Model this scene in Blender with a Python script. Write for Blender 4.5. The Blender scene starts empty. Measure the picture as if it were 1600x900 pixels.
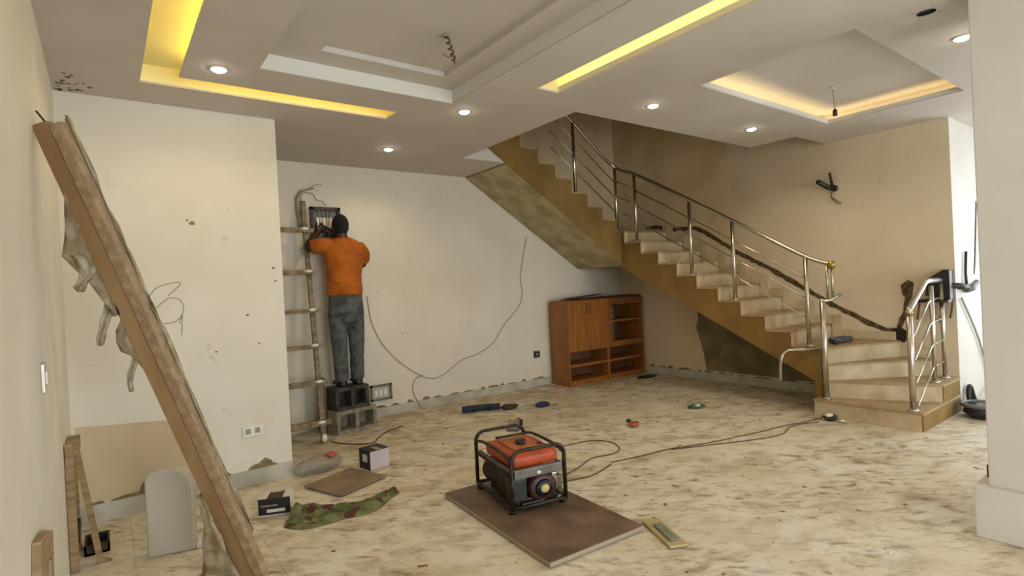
import bpy, bmesh, math, random
from mathutils import Vector, Matrix
R = math.radians
random.seed(7)
scn = bpy.context.scene
C = scn.collection
# ------------------------------------------------------------------ camera
cam_d = bpy.data.cameras.new('camera'); cam = bpy.data.objects.new('camera', cam_d); C.objects.link(cam)
yaw, pitch, roll = R(36.794), R(-0.36), R(-2.85)
fw = Vector((math.sin(yaw)*math.cos(pitch), math.cos(yaw)*math.cos(pitch), math.sin(pitch)))
rt = Vector((math.cos(yaw), -math.sin(yaw), 0)); up = rt.cross(fw)
r2 = rt*math.cos(roll)+up*math.sin(roll); u2 = -rt*math.sin(roll)+up*math.cos(roll)
cam.matrix_world = Matrix(((r2.x, u2.x, -fw.x, 0), (r2.y, u2.y, -fw.y, 0), (r2.z, u2.z, -fw.z, 1.4), (0, 0, 0, 1)))
cam_d.sensor_width = 36; cam_d.lens = 36*854.24/1600; cam_d.clip_start = 0.02
scn.camera = cam
# ------------------------------------------------------------------ world, daylight, exposure
scn.view_settings.view_transform = 'Standard'; scn.view_settings.look = 'None'
scn.view_settings.gamma = 1; scn.view_settings.use_curve_mapping = False
scn.view_settings.exposure = 0.62
w = bpy.data.worlds.new('sky'); scn.world = w; w.use_nodes = True
w.node_tree.nodes['Background'].inputs[0].default_value = (0.75, 0.87, 1.0, 1)
w.node_tree.nodes['Background'].inputs[1].default_value = 1.6
def area(name, loc, rot, sx, sy, power, col):
    d = bpy.data.lights.new(name, 'AREA'); d.shape = 'RECTANGLE'; d.size = sx; d.size_y = sy; d.energy = power; d.color = col
    o = bpy.data.objects.new(name, d); C.objects.link(o); o.location = loc; o.rotation_euler = rot
    return o
# daylight entering by the two openings of the rear wall and the one of the side passage
area('daylight_rear_window', (1.0, -2.98, 1.35), (R(90), 0, 0), 1.9, 2.0, 62, (0.93, 0.965, 1.0))
area('daylight_rear_doorway', (4.6, -2.98, 1.2), (R(90), 0, 0), 2.0, 2.3, 50, (0.93, 0.965, 1.0))
area('daylight_side_window', (7.98, 0.3, 1.4), (0, R(90), 0), 1.6, 1.8, 26, (0.84, 0.92, 1.0))
DOWN_W = 12.5
LED_STRENGTH = 10.0
WARM = (1.0, 0.80, 0.54)

# ------------------------------------------------------------------ helpers
def lin(c):
    if isinstance(c, str):
        c = tuple(int(c[i:i+2], 16)/255 for i in (0, 2, 4))
    return tuple((v/12.92 if v <= .04045 else ((v+.055)/1.055)**2.4) for v in c)+(1,)
def mat(name, c1, c2=None, scale=6.0, rough=.7, metal=0.0, bump=0.0, bscale=None, stretch=(1, 1, 1), detail=5, lo=.4, hi=.65, coords='pos', trans=0.0, alpha=1.0, emit=None):
    m = bpy.data.materials.new(name); m.use_nodes = True
    nt = m.node_tree; b = nt.nodes['Principled BSDF']
    b.inputs['Base Color'].default_value = lin(c1); b.inputs['Roughness'].default_value = rough; b.inputs['Metallic'].default_value = metal
    b.inputs['Transmission Weight'].default_value = trans; b.inputs['Alpha'].default_value = alpha
    if emit: b.inputs['Emission Color'].default_value = emit[0]+(1,); b.inputs['Emission Strength'].default_value = emit[1]
    if c2 or bump:
        if coords == 'pos':
            g = nt.nodes.new('ShaderNodeNewGeometry'); src = g.outputs['Position']
        else:
            g = nt.nodes.new('ShaderNodeTexCoord'); src = g.outputs['Object']
        mp = nt.nodes.new('ShaderNodeMapping'); mp.inputs['Scale'].default_value = stretch
        nt.links.new(src, mp.inputs['Vector'])
        n = nt.nodes.new('ShaderNodeTexNoise'); n.inputs['Scale'].default_value = scale; n.inputs['Detail'].default_value = detail
        nt.links.new(mp.outputs['Vector'], n.inputs['Vector'])
        if c2:
            r = nt.nodes.new('ShaderNodeValToRGB')
            r.color_ramp.elements[0].position = lo; r.color_ramp.elements[0].color = lin(c1)
            r.color_ramp.elements[1].position = hi; r.color_ramp.elements[1].color = lin(c2)
            nt.links.new(n.outputs['Fac'], r.inputs['Fac']); nt.links.new(r.outputs['Color'], b.inputs['Base Color'])
        if bump:
            n2 = nt.nodes.new('ShaderNodeTexNoise'); n2.inputs['Scale'].default_value = bscale or scale*3; n2.inputs['Detail'].default_value = 6
            nt.links.new(mp.outputs['Vector'], n2.inputs['Vector'])
            bp = nt.nodes.new('ShaderNodeBump'); bp.inputs['Strength'].default_value = bump; bp.inputs['Distance'].default_value = .02
            nt.links.new(n2.outputs['Fac'], bp.inputs['Height']); nt.links.new(bp.outputs['Normal'], b.inputs['Normal'])
    return m
def emat(name, col, strength):
    m = bpy.data.materials.new(name); m.use_nodes = True; nt = m.node_tree; nt.nodes.clear()
    e = nt.nodes.new('ShaderNodeEmission'); o = nt.nodes.new('ShaderNodeOutputMaterial')
    e.inputs[0].default_value = col+(1,); e.inputs[1].default_value = strength
    nt.links.new(e.outputs[0], o.inputs[0]); return m

class MB:
    """collects vertices and faces of one part"""
    def __init__(s): s.v = []; s.f = []; s.mi = []; s.cur = 0; s.smooth = False
    def face(s, idx): s.f.append(tuple(idx)); s.mi.append(s.cur)
    def box(s, x0, x1, y0, y1, z0, z1, M=None, bev=0):
        if bev:
            return s.bevbox(x0, x1, y0, y1, z0, z1, bev, M)
        n = len(s.v)
        for p in ((x0,y0,z0),(x1,y0,z0),(x1,y1,z0),(x0,y1,z0),(x0,y0,z1),(x1,y0,z1),(x1,y1,z1),(x0,y1,z1)):
            s.v.append(M @ Vector(p) if M else Vector(p))
        for q in ((0,3,2,1),(4,5,6,7),(0,1,5,4),(1,2,6,5),(2,3,7,6),(3,0,4,7)): s.face([n+i for i in q])
        return s
    def bevbox(s, x0, x1, y0, y1, z0, z1, b, M=None):
        bm = bmesh.new(); bmesh.ops.create_cube(bm, size=1)
        for v in bm.verts: v.co = Vector((x0+(v.co.x+.5)*(x1-x0), y0+(v.co.y+.5)*(y1-y0), z0+(v.co.z+.5)*(z1-z0)))
        bmesh.ops.bevel(bm, geom=bm.edges[:], offset=b, segments=2, affect='EDGES', profile=.6)
        s.addbm(bm, M); return s
    def addbm(s, bm, M=None):
        n = len(s.v); bm.verts.index_update()
        for v in bm.verts: s.v.append(M @ v.co if M else v.co.copy())
        for f in bm.faces: s.face([n+v.index for v in f.verts])
        bm.free()
    def prism(s, poly, a0, a1, axis='Z', bottom_mat=None, M=None):
        """extrude a 2-D polygon (counter-clockwise) along an axis; poly coords are the other two axes in order"""
        def P(p, a):
            q = {'X': (a, p[0], p[1]), 'Y': (p[0], a, p[1]), 'Z': (p[0], p[1], a)}[axis]
            return M @ Vector(q) if M else Vector(q)
        n = len(s.v); k = len(poly)
        for p in poly: s.v.append(P(p, a0))
        for p in poly: s.v.append(P(p, a1))
        s.face([n+i for i in reversed(range(k))]); s.face([n+k+i for i in range(k)])
        for i in range(k):
            j = (i+1) % k; s.face((n+i, n+j, n+k+j, n+k+i))
        return s
    def tube(s, pts, r, seg=10, cap=True, sx=1.0, M=None):
        pts = [Vector(p) for p in pts]; k = len(pts); n0 = len(s.v)
        rr = r if isinstance(r, (list, tuple)) else [r]*k
        t0 = (pts[1]-pts[0]).normalized()
        ref = Vector((0,0,1)) if abs(t0.z) < .9 else Vector((1,0,0))
        nrm = (ref - t0*ref.dot(t0)).normalized()
        for i in range(k):
            t = ((pts[min(i+1,k-1)]-pts[max(i-1,0)])).normalized()
            nrm = (nrm - t*nrm.dot(t)).normalized(); b = t.cross(nrm)
            for j in range(seg):
                a = 2*math.pi*j/seg
                p = pts[i]+nrm*math.cos(a)*rr[i]+b*math.sin(a)*rr[i]*sx
                s.v.append(M @ p if M else p)
        for i in range(k-1):
            for j in range(seg):
                q = (j+1) % seg
                s.face((n0+i*seg+j, n0+i*seg+q, n0+(i+1)*seg+q, n0+(i+1)*seg+j))
        if cap:
            s.face([n0+j for j in reversed(range(seg))]); s.face([n0+(k-1)*seg+j for j in range(seg)])
        return s
    def rings(s, rings, seg=16, cap=True, M=None):
        """loft: each ring = (centre, semi-axis u, semi-axis v)"""
        n0 = len(s.v)
        for c, u, v in rings:
            c, u, v = Vector(c), Vector(u), Vector(v)
            for j in range(seg):
                a = 2*math.pi*j/seg; p = c+u*math.cos(a)+v*math.sin(a)
                s.v.append(M @ p if M else p)
        for i in range(len(rings)-1):
            for j in range(seg):
                q = (j+1) % seg
                s.face((n0+i*seg+j, n0+i*seg+q, n0+(i+1)*seg+q, n0+(i+1)*seg+j))
        if cap:
            s.face([n0+j for j in reversed(range(seg))]); s.face([n0+(len(rings)-1)*seg+j for j in range(seg)])
        return s
    def cyl(s, p0, p1, r, seg=20, r1=None):
        return s.tube([p0, p1], [r, r1 if r1 is not None else r], seg)
    def ball(s, c, rx, ry, rz, M=None, sub=2):
        bm = bmesh.new(); bmesh.ops.create_icosphere(bm, subdivisions=sub, radius=1)
        for v in bm.verts: v.co = Vector((v.co.x*rx, v.co.y*ry, v.co.z*rz))+Vector(c)
        s.addbm(bm, M); return s
    def build(s, name, m, parent=None, smooth=False, mods=None, origin=None):
        me = bpy.data.meshes.new(name)
        o = bpy.data.objects.new(name, me); C.objects.link(o)
        off = Vector((0,0,0))
        if parent is not None:
            off = Vector(parent['_o']) if '_o' in parent else Vector((0,0,0)); o.parent = parent
            o['_o'] = tuple(off)
        elif origin is not None:
            off = Vector(origin); o.location = off; o['_o'] = tuple(off)
        me.from_pydata([tuple(v-off) for v in s.v], [], s.f)
        ms = m if isinstance(m, (list, tuple)) else [m]
        for q in ms: me.materials.append(q)
        if len(ms) > 1:
            for p, i in zip(me.polygons, s.mi): p.material_index = i
        bm = bmesh.new(); bm.from_mesh(me); bmesh.ops.recalc_face_normals(bm, faces=bm.faces[:]); bm.to_mesh(me); bm.free()
        if smooth:
            for p in me.polygons: p.use_smooth = True
        return o
def thing(name, label, cat, loc=(0,0,0), group=None):
    o = bpy.data.objects.new(name, None); C.objects.link(o); o.location = loc; o['_o'] = tuple(loc)
    o.empty_display_size = .1
    return tag(o, label, cat, group)
def tag(o, label, cat=None, group=None):
    o['label'] = label
    if cat: o['category'] = cat
    if group: o['group'] = group
    return o
def struct(o):
    o['kind'] = 'structure'; return o
def smooth_angle(o, deg=40):
    for p in o.data.polygons: p.use_smooth = True
    md = o.modifiers.new('edge', 'EDGE_SPLIT'); md.split_angle = R(deg); return o
def remesh(o, vox, it=6):
    r = o.modifiers.new('join', 'REMESH'); r.mode = 'VOXEL'; r.voxel_size = vox; r.use_smooth_shade = True
    s = o.modifiers.new('soft', 'SMOOTH'); s.factor = .5; s.iterations = it
    return o
def arc(c, r, a0, a1, n, plane='XZ', rz=None):
    out = []
    for i in range(n+1):
        a = R(a0+(a1-a0)*i/n); u, v = r*math.cos(a), (rz or r)*math.sin(a)
        out.append({'XZ': (c[0]+u, c[1], c[2]+v), 'YZ': (c[0], c[1]+u, c[2]+v), 'XY': (c[0]+u, c[1]+v, c[2])}[plane])
    return out
def spline(pts, n=8):
    P = [Vector(p) for p in pts]; out = []
    for i in range(len(P)-1):
        p0, p1, p2, p3 = P[max(i-1,0)], P[i], P[i+1], P[min(i+2,len(P)-1)]
        for k in range(n):
            t = k/n
            out.append(.5*((2*p1)+(-p0+p2)*t+(2*p0-5*p1+4*p2-p3)*t*t+(-p0+3*p1-3*p2+p3)*t**3))
    out.append(P[-1]); return out
def frame(loc, rz=0, rx=0, ry=0):
    return Matrix.Translation(loc) @ Matrix.Rotation(R(rz), 4, 'Z') @ Matrix.Rotation(R(ry), 4, 'Y') @ Matrix.Rotation(R(rx), 4, 'X')

# ------------------------------------------------------------------ materials
def wall_mat(name, c1, c2, c3):
    """emulsion-painted plaster: soft patchiness, vertical trowel drag, sparse scuffs"""
    m = mat(name, c1, c2, scale=1.7, rough=.75, bump=.12, bscale=14, lo=.35, hi=.7)
    nt = m.node_tree; b = nt.nodes['Principled BSDF']; src = b.inputs['Base Color'].links[0].from_socket
    g = nt.nodes.new('ShaderNodeNewGeometry'); n = nt.nodes.new('ShaderNodeTexNoise'); n.inputs['Scale'].default_value = 9; n.inputs['Detail'].default_value = 3
    nt.links.new(g.outputs['Position'], n.inputs['Vector'])
    r = nt.nodes.new('ShaderNodeValToRGB'); r.color_ramp.elements[0].position = .70; r.color_ramp.elements[1].position = .78
    r.color_ramp.elements[0].color = (0,0,0,1); r.color_ramp.elements[1].color = (.65,.65,.65,1)
    nt.links.new(n.outputs['Fac'], r.inputs['Fac'])
    mx = nt.nodes.new('ShaderNodeMix'); mx.data_type = 'RGBA'
    nt.links.new(r.outputs['Color'], mx.inputs['Factor']); nt.links.new(src, mx.inputs['A']); mx.inputs['B'].default_value = lin(c3)
    nt.links.new(mx.outputs['Result'], b.inputs['Base Color']); return m
M_wall = wall_mat('cream_wall_paint', 'd9d2c2', 'd1c9b7', 'a79b84')
M_wall2 = wall_mat('warm_beige_wall_paint', 'cfbfa3', 'c5b394', '9a8766')
M_pillar = wall_mat('off_white_wall_paint', 'd6d1c9', 'cec8be', 'a9a090')
M_ceil = mat('ceiling_paint', 'c4bcb2', 'bdb5aa', scale=2.2, rough=.8, bump=.04)
M_tray = mat('white_ceiling_trim', 'd3cfc4', rough=.7)
M_cove = mat('cove_white_paint', 'e8dfa8', rough=.6)
M_base = mat('baseboard_tile', 'b9b5a6', 'a49e8c', scale=5, rough=.55)
M_raw = mat('raw_mortar', '6d5f43', '8b7c5c', scale=22, rough=.95, bump=.6, bscale=45)
M_rawd = mat('dark_raw_channel', '3d3120', '6a5939', scale=26, rough=.95, bump=.7, bscale=50)
M_conc = mat('soffit_concrete', 'b5a785', '988a66', scale=5, rough=.9, bump=.3, bscale=20)
M_ochre = mat('ochre_stained_stringer', '8d6f37', '735727', scale=2.5, rough=.8, bump=.2, bscale=12, lo=.3, hi=.7)
M_tread = mat('stair_marble', 'cbba97', 'b39f7b', scale=6, rough=.5, lo=.35, hi=.7)
M_treadd = mat('stair_marble_dusty', 'b09a74', '957c56', scale=4, rough=.6, lo=.3, hi=.7)
M_steel = mat('stainless_steel', 'c3bdb0', rough=.28, metal=1)
M_gold = mat('brass_collar', 'b08a3a', rough=.35, metal=1)
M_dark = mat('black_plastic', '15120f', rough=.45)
M_darkm = mat('dark_metal', '2d2924', '4a3d2e', scale=20, rough=.5, metal=.6)
M_grey = mat('grey_metal', '77746c', '5f5b52', scale=14, rough=.5, metal=.5)
M_white = mat('white_plastic', 'dcd8cf', rough=.4)
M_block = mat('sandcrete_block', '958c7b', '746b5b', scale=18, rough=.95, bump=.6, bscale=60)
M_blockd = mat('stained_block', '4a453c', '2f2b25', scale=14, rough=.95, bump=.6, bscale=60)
M_wood = mat('rough_timber', 'a08764', '846b48', scale=7, rough=.8, bump=.3, stretch=(1,1,6))
M_timber = mat('dusty_ladder_timber', '6f6046', '94856a', scale=16, rough=.9, bump=.4)
M_cab = mat('teak_laminate', '965f26', '7d4b19', scale=3.5, rough=.45, stretch=(9,9,.6), lo=.35, hi=.65)
M_cabd = mat('teak_laminate_edge', '8a5528', '6f411b', scale=3, rough=.5, stretch=(1,1,8))
M_cabh = mat('dark_wood_handle', '4a2a12', rough=.5)
M_led = emat('warm_led_strip', (1.0, .72, .16), LED_STRENGTH)
M_led2 = emat('pale_led_strip', (1.0, .80, .40), LED_STRENGTH*1.1)
M_led3 = emat('soft_led_strip', (1.0, .78, .38), LED_STRENGTH*.8)
M_bulb = emat('downlight_lamp', (1.0, .93, .78), 30)
M_orange = mat('orange_paint', 'b5481f', '93401d', scale=9, rough=.45)
M_tile = mat('brown_stone_tile', '5d4837', '7d6550', scale=5, rough=.5, bump=.12, lo=.35, hi=.72)
M_tileedge = mat('tile_body', '9d8e78', rough=.8)
M_shirt = mat('orange_cotton', 'ac5c06', '8f4804', scale=7, rough=.9, bump=.15, bscale=12)
M_jeans = mat('grey_denim', '565a59', '363b3c', scale=14, rough=.95, bump=.25, bscale=30)
M_skin = mat('dark_brown_skin', '3a2317', rough=.5)
M_hair = mat('black_hair', '0b0908', rough=.9, bump=.5, bscale=160)
M_cable = mat('dark_cable', '5a4227', rough=.6)
M_greyc = mat('grey_cable', '9a9382', rough=.6)
M_plastic = mat('dusty_plastic_film', 'b7a88c', '8f7c5e', scale=14, rough=.35, bump=.5, bscale=18, alpha=.75)
M_planka = mat('profile_bar_tan', '9a7b55', '84653f', scale=6, rough=.6, stretch=(1,1,.2), bump=.1)
M_plankb = mat('profile_bar_greyish', '8b7358', 'a38d6f', scale=24, rough=.45, bump=.35, bscale=35)

def floor_mat():
    m = bpy.data.materials.new('dusty_cream_floor_tile'); m.use_nodes = True; nt = m.node_tree; b = nt.nodes['Principled BSDF']
    N = nt.nodes.new; Lk = nt.links.new
    g = N('ShaderNodeNewGeometry')
    def noise(scale, detail, dist, st=(1,1,1), rot=0, rough=.6):
        m0 = N('ShaderNodeMapping'); m0.inputs['Rotation'].default_value = (0,0,R(rot)); Lk(g.outputs['Position'], m0.inputs['Vector'])
        mp = N('ShaderNodeMapping'); mp.inputs['Scale'].default_value = st; Lk(m0.outputs['Vector'], mp.inputs['Vector'])
        n = N('ShaderNodeTexNoise'); n.inputs['Scale'].default_value = scale; n.inputs['Detail'].default_value = detail; n.inputs['Distortion'].default_value = dist
        n.inputs['Roughness'].default_value = rough
        Lk(mp.outputs['Vector'], n.inputs['Vector']); return n.outputs['Fac']
    def ramp(src, p0, p1, v0=0, v1=1):
        r = N('ShaderNodeMapRange'); r.inputs['From Min'].default_value = p0; r.inputs['From Max'].default_value = p1
        r.inputs['To Min'].default_value = v0; r.inputs['To Max'].default_value = v1; Lk(src, r.inputs['Value']); return r.outputs['Result']
    def mix(a, bcol, fac):
        x = N('ShaderNodeMix'); x.data_type = 'RGBA'; Lk(fac, x.inputs['Factor'])
        if isinstance(a, str): x.inputs['A'].default_value = lin(a)
        else: Lk(a, x.inputs['A'])
        x.inputs['B'].default_value = lin(bcol); return x.outputs['Result']
    def mul(a, c):
        x = N('ShaderNodeMath'); x.operation = 'MULTIPLY'; Lk(a, x.inputs[0])
        if isinstance(c, float): x.inputs[1].default_value = c
        else: Lk(c, x.inputs[1])
        return x.outputs[0]
    col = mix('ddd5bf', 'cfc2a4', ramp(noise(1.3, 3, .3), .40, .66))
    patch = ramp(noise(1.5, 3, .5), .34, .60, .35, 1.0)
    streak = ramp(noise(3.6, 7, .5, (1, 1.9, 1), 32, .66), .47, .64)
    col = mix(col, '8c7550', mul(mul(streak, patch), .78))
    blot = ramp(noise(8, 5, .4, (1, 2.3, 1), 42, .6), .54, .66)
    col = mix(col, '715530', mul(mul(blot, patch), .8))
    pale = ramp(noise(3.0, 6, .6, (1.2, 1, 1), 70, .65), .52, .66)
    col = mix(col, 'ddd8cb', mul(pale, .8))
    # earth swept up along the back wall: a real dust band, thicker towards y = 5.8
    sp = N('ShaderNodeSeparateXYZ'); Lk(g.outputs['Position'], sp.inputs[0])
    band = mul(ramp(sp.outputs['Y'], 3.6, 5.6), ramp(noise(3.0, 5, 1.2), .38, .60))
    col = mix(col, '83643a', mul(band, .52))
    Lk(col, b.inputs['Base Color']); b.inputs['Roughness'].default_value = .62
    bp = N('ShaderNodeBump'); bp.inputs['Strength'].default_value = .25; bp.inputs['Distance'].default_value = .015
    Lk(noise(16, 6, 1.0), bp.inputs['Height']); Lk(bp.outputs['Normal'], b.inputs['Normal'])
    return m
M_floor = floor_mat()
M_grout = mat('tile_grout', '7c6c4e', rough=.95)

# ------------------------------------------------------------------ the setting
XL, YF, YB, XR, ZC = -0.2, 4.47, 5.8, 6.42, 2.77
XE, YR, YW = 8.0, -3.0, 1.62
floor = struct(MB().box(XL-.2, XE+.2, YR-.2, YB+.2, -.12, -.004).build('floor', M_floor))
tl = .5985; tmesh = None; gx0, gy0 = 1.28-.6*3, 1.165-.6*7
for i in range(15):
    for j in range(15):
        x0, y0 = gx0+.6*i, gy0+.6*j
        x1, y1 = x0+tl, y0+tl
        cx0, cx1, cy0, cy1 = max(x0, XL), min(x1, XE), max(y0, YR), min(y1, YB)
        if cx1-cx0 < .02 or cy1-cy0 < .02: continue
        if cx1 < 1.1 and cy0 > YF: continue
        if cx0 > XR and cy0 > YW: continue
        full = (cx0 == x0 and cx1 == x1 and cy0 == y0 and cy1 == y1)
        if full and tmesh:
            o = bpy.data.objects.new('floor_tile', tmesh); C.objects.link(o); o.parent = floor; o.location = (x0, y0, 0)
        else:
            mb = MB().box(0, cx1-cx0, 0, cy1-cy0, -.012, 0)
            o = mb.build('floor_tile', M_floor); o.parent = floor; o.location = (cx0, cy0, 0)
            if full: tmesh = o.data
T = .15
struct(MB().box(XL-T, XL, YR-T, YF+T, 0, 3.3).build('wall_left', M_wall))
WBL = struct(MB().box(XL, 1.125, YF, YB+T, 0, 3.3).build('wall_back_left', M_wall))
WB = struct(MB().box(1.125, XR+T, YB, YB+T, 0, 5.4).build('wall_back', M_wall))
WR = struct(MB().box(XR, XR+T, YW+.001, YB, 0, 5.4).build('wall_right', M_wall2))
WE = struct(MB().box(XR+.001, XE, YW, YW+T, 0, 3.3).build('wall_right_end', M_pillar))
# rear wall with a window and a doorway, side wall with a window
mb = MB()
for a in ((XL-T, .0), (2.0, 3.55), (5.65, XE+T)): mb.box(a[0], a[1], YR-T, YR, 0, 3.3)
mb.box(.0, 2.0, YR-T, YR, 0, .3); mb.box(.0, 2.0, YR-T, YR, 2.4, 3.3); mb.box(3.55, 5.65, YR-T, YR, 2.4, 3.3)
struct(mb.build('wall_rear', M_wall))
mb = MB(); mb.box(XE, XE+T, YR, -.7, 0, 3.3); mb.box(XE, XE+T, 1.3, YW+T, 0, 3.3); mb.box(XE, XE+T, -.7, 1.3, 0, .5); mb.box(XE, XE+T, -.7, 1.3, 2.3, 3.3)
struct(mb.build('wall_far_right', M_wall))
# pillar with a wider plinth
pil = struct(MB().box(3.56, 4.02, .32, .80, .26, ZC+.02, bev=.006).build('pillar', M_pillar))
MB().box(3.51, 4.07, .27, .85, 0, .262, bev=.008).build('plinth', M_pillar, pil)
MB().box(3.562, 3.59, .795, .806, .30, .36).build('plaster_gap', M_rawd, pil)

# ceiling: grid of cells with openings (coves, trays, stairwell)
LIP = .012
def grid_slab(name, m, x0, x1, y0, y1, holes, z0, z1, parent=None):
    xs = sorted({x0, x1, *[min(max(h[k], x0), x1) for h in holes for k in (0, 1)]})
    ys = sorted({y0, y1, *[min(max(h[k], y0), y1) for h in holes for k in (2, 3)]})
    def solid(i, j):
        if i < 0 or j < 0 or i >= len(xs)-1 or j >= len(ys)-1: return False
        cx, cy = (xs[i]+xs[i+1])/2, (ys[j]+ys[j+1])/2
        return not any(h[0] < cx < h[1] and h[2] < cy < h[3] for h in holes)
    mb = MB(); V = {}
    def vid(x, y, z):
        k = (round(x, 4), round(y, 4), round(z, 4))
        if k not in V: V[k] = len(mb.v); mb.v.append(Vector((x, y, z)))
        return V[k]
    for i in range(len(xs)-1):
        for j in range(len(ys)-1):
            if not solid(i, j): continue
            a, b, c, d = xs[i], xs[i+1], ys[j], ys[j+1]
            mb.face((vid(a,c,z0), vid(a,d,z0), vid(b,d,z0), vid(b,c,z0))); mb.face((vid(a,c,z1), vid(b,c,z1), vid(b,d,z1), vid(a,d,z1)))
            for di, dj, p, q in ((-1,0,(a,d),(a,c)), (1,0,(b,c),(b,d)), (0,-1,(a,c),(b,c)), (0,1,(b,d),(a,d))):
                if not solid(i+di, j+dj): mb.face((vid(*p,z0), vid(*q,z0), vid(*q,z1), vid(*p,z1)))
    return mb.build(name, m, parent)
COVE_L1 = (.24, .43, .2, 4.06); COVE_L2 = (.24, 1.87, 3.87, 4.06); COVE_R = (2.51, 2.71, .2, 2.94)
TRAY1 = (.81, 2.15, .8, 3.5); TRAY2 = (3.52, 5.58, 1.3, 2.32)
WELL1 = (3.12, XR+.2, 3.2, 4.95); WELL2 = (5.75, XR+.2, 2.71, 3.2); WELL3 = (3.68, XR+.2, 4.95, YB+.2)
ceil = struct(grid_slab('ceiling', M_ceil, XL-.01, XE+.01, YR-.01, YB+.01, [COVE_L1, COVE_L2, COVE_R, TRAY1, TRAY2, WELL1, WELL2, WELL3, (3.60,3.72,.95,1.05)], ZC, ZC+LIP))
# hollow for the unfilled lamp hole
MB().box(3.58, 3.74, .93, 1.07, ZC+LIP, ZC+LIP+.12).build('lamp_hole', M_dark, ceil)
mbp = MB(); bm = bmesh.new()
n = 20; ring = [(3.66+.045*math.cos(2*math.pi*k/n), 1.0+.045*math.sin(2*math.pi*k/n)) for k in range(n)]
sq = []
for k in range(n):
    a = 2*math.pi*k/n; c, s_ = math.cos(a), math.sin(a); t = .061/max(abs(c), abs(s_)); sq.append((3.66+t*c, 1.0+t*.83*s_))
for k in range(n):
    q = (k+1) % n; i0 = len(mbp.v)
    for p in (ring[k], ring[q], sq[q], sq[k]): mbp.v.append(Vector((p[0], p[1], ZC)))
    mbp.face((i0, i0+1, i0+2, i0+3))
bm.free(); mbp.build('lamp_hole_rim', M_ceil, ceil)
def cavity(name, x0, x1, y0, y1, z0, z1, m, open_floor=True):
    """a box seen from inside: four sides and a lid, 2 cm thick"""
    t = .02; mb = MB()
    mb.box(x0-t, x0, y0-t, y1+t, z0, z1); mb.box(x1, x1+t, y0-t, y1+t, z0, z1)
    mb.box(x0, x1, y0-t, y0, z0, z1); mb.box(x0, x1, y1, y1+t, z0, z1); mb.box(x0-t, x1+t, y0-t, y1+t, z1, z1+t)
    return mb.build(name, m, ceil)
ZL = ZC+LIP
# yellow L-shaped cove: its boxes reach behind the inner lip where the strip lies
mb = MB(); t = .02
zt = ZC+.115
mb.box(.22, .24, .18, 4.08, ZL, zt); mb.box(.24, 1.89, 4.06, 4.08, ZL, zt); mb.box(.54, .56, .2, 3.76, ZL, zt); mb.box(.54, 1.89, 3.74, 3.76, ZL, zt)
mb.box(1.87, 1.89, 3.76, 4.06, ZL, zt); mb.box(.24, .54, .18, .2, ZL, zt); mb.box(.22, .56, .18, 4.08, zt, zt+t); mb.box(.56, 1.89, 3.74, 4.08, zt, zt+t)
mb.build('cove_box', M_cove, ceil)
cavity('cove_box', 2.51, 2.87, .2, 2.94, ZL, zt, M_cove)
MB().box(2.7105, 2.72, .2, 2.94, ZL, ZC+.048).build('cove_upstand', M_tray, ceil)
mb = MB(); mb.box(5.5805, 5.592, 1.29, 2.33, ZL, ZC+.045); mb.box(3.51, 5.58, 2.3205, 2.332, ZL, ZC+.045)
mb.box(3.508, 3.5195, 1.29, 2.33, ZL, ZC+.045); mb.box(3.52, 5.58, 1.288, 1.2995, ZL, ZC+.045); mb.build('tray_upstand', M_tray, ceil)
cavity('tray_box', 3.40, 5.70, 1.18, 2.44, ZL, 2.89, M_ceil)
# double-stepped tray
mb = MB()
mb.box(.79, .81, .78, 3.52, ZL, 2.87); mb.box(2.15, 2.17, .78, 3.52, ZL, 2.87); mb.box(.81, 2.15, .78, .8, ZL, 2.87); mb.box(.81, 2.15, 3.5, 3.52, ZL, 2.87)
mb.build('tray_step', M_tray, ceil)
grid_slab('tray_ring', M_ceil, .79, 2.17, .78, 3.52, [(1.12, 1.97, 1.1, 3.3)], 2.87, 2.885, ceil)
cavity('tray_crown', 1.12, 1.97, 1.1, 3.3, 2.885, 2.905, M_ceil)
# cap on the far tray face, its daylight put into the paler colour
struct(MB().box(.812, 2.148, 3.494, 3.4995, ZC+.001, 2.868).build('trim_1', M_tray))
# stairwell shaft above the ceiling
mb = MB()
mb.box(3.02, 3.12, 3.1, 4.95, ZL, 5.4); mb.box(3.02, 5.75, 3.1, 3.2, ZL, 5.4); mb.box(5.65, 5.75, 2.61, 3.1, ZL, 5.4); mb.box(5.75, XR, 2.61, 2.71, ZL, 5.4)
mb.box(3.02, 3.12, 4.95, YB, 3.32, 5.4); mb.box(3.0, XR+T, 2.6, YB+T, 5.4, 5.5)
struct(mb.build('wall_stairwell', M_wall2))
struct(MB().box(3.02, 3.69, 4.952, YB, ZL, 3.33).build('trim_2', M_tray))

struct(grid_slab('sky_block_slab', M_raw, XL-T, XE+T, YR-T, YB+T, [(3.02, XR+T, 2.61, YB+T)], 3.3, 3.4))  # unseen slab added over the rooms to block sky light
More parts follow.
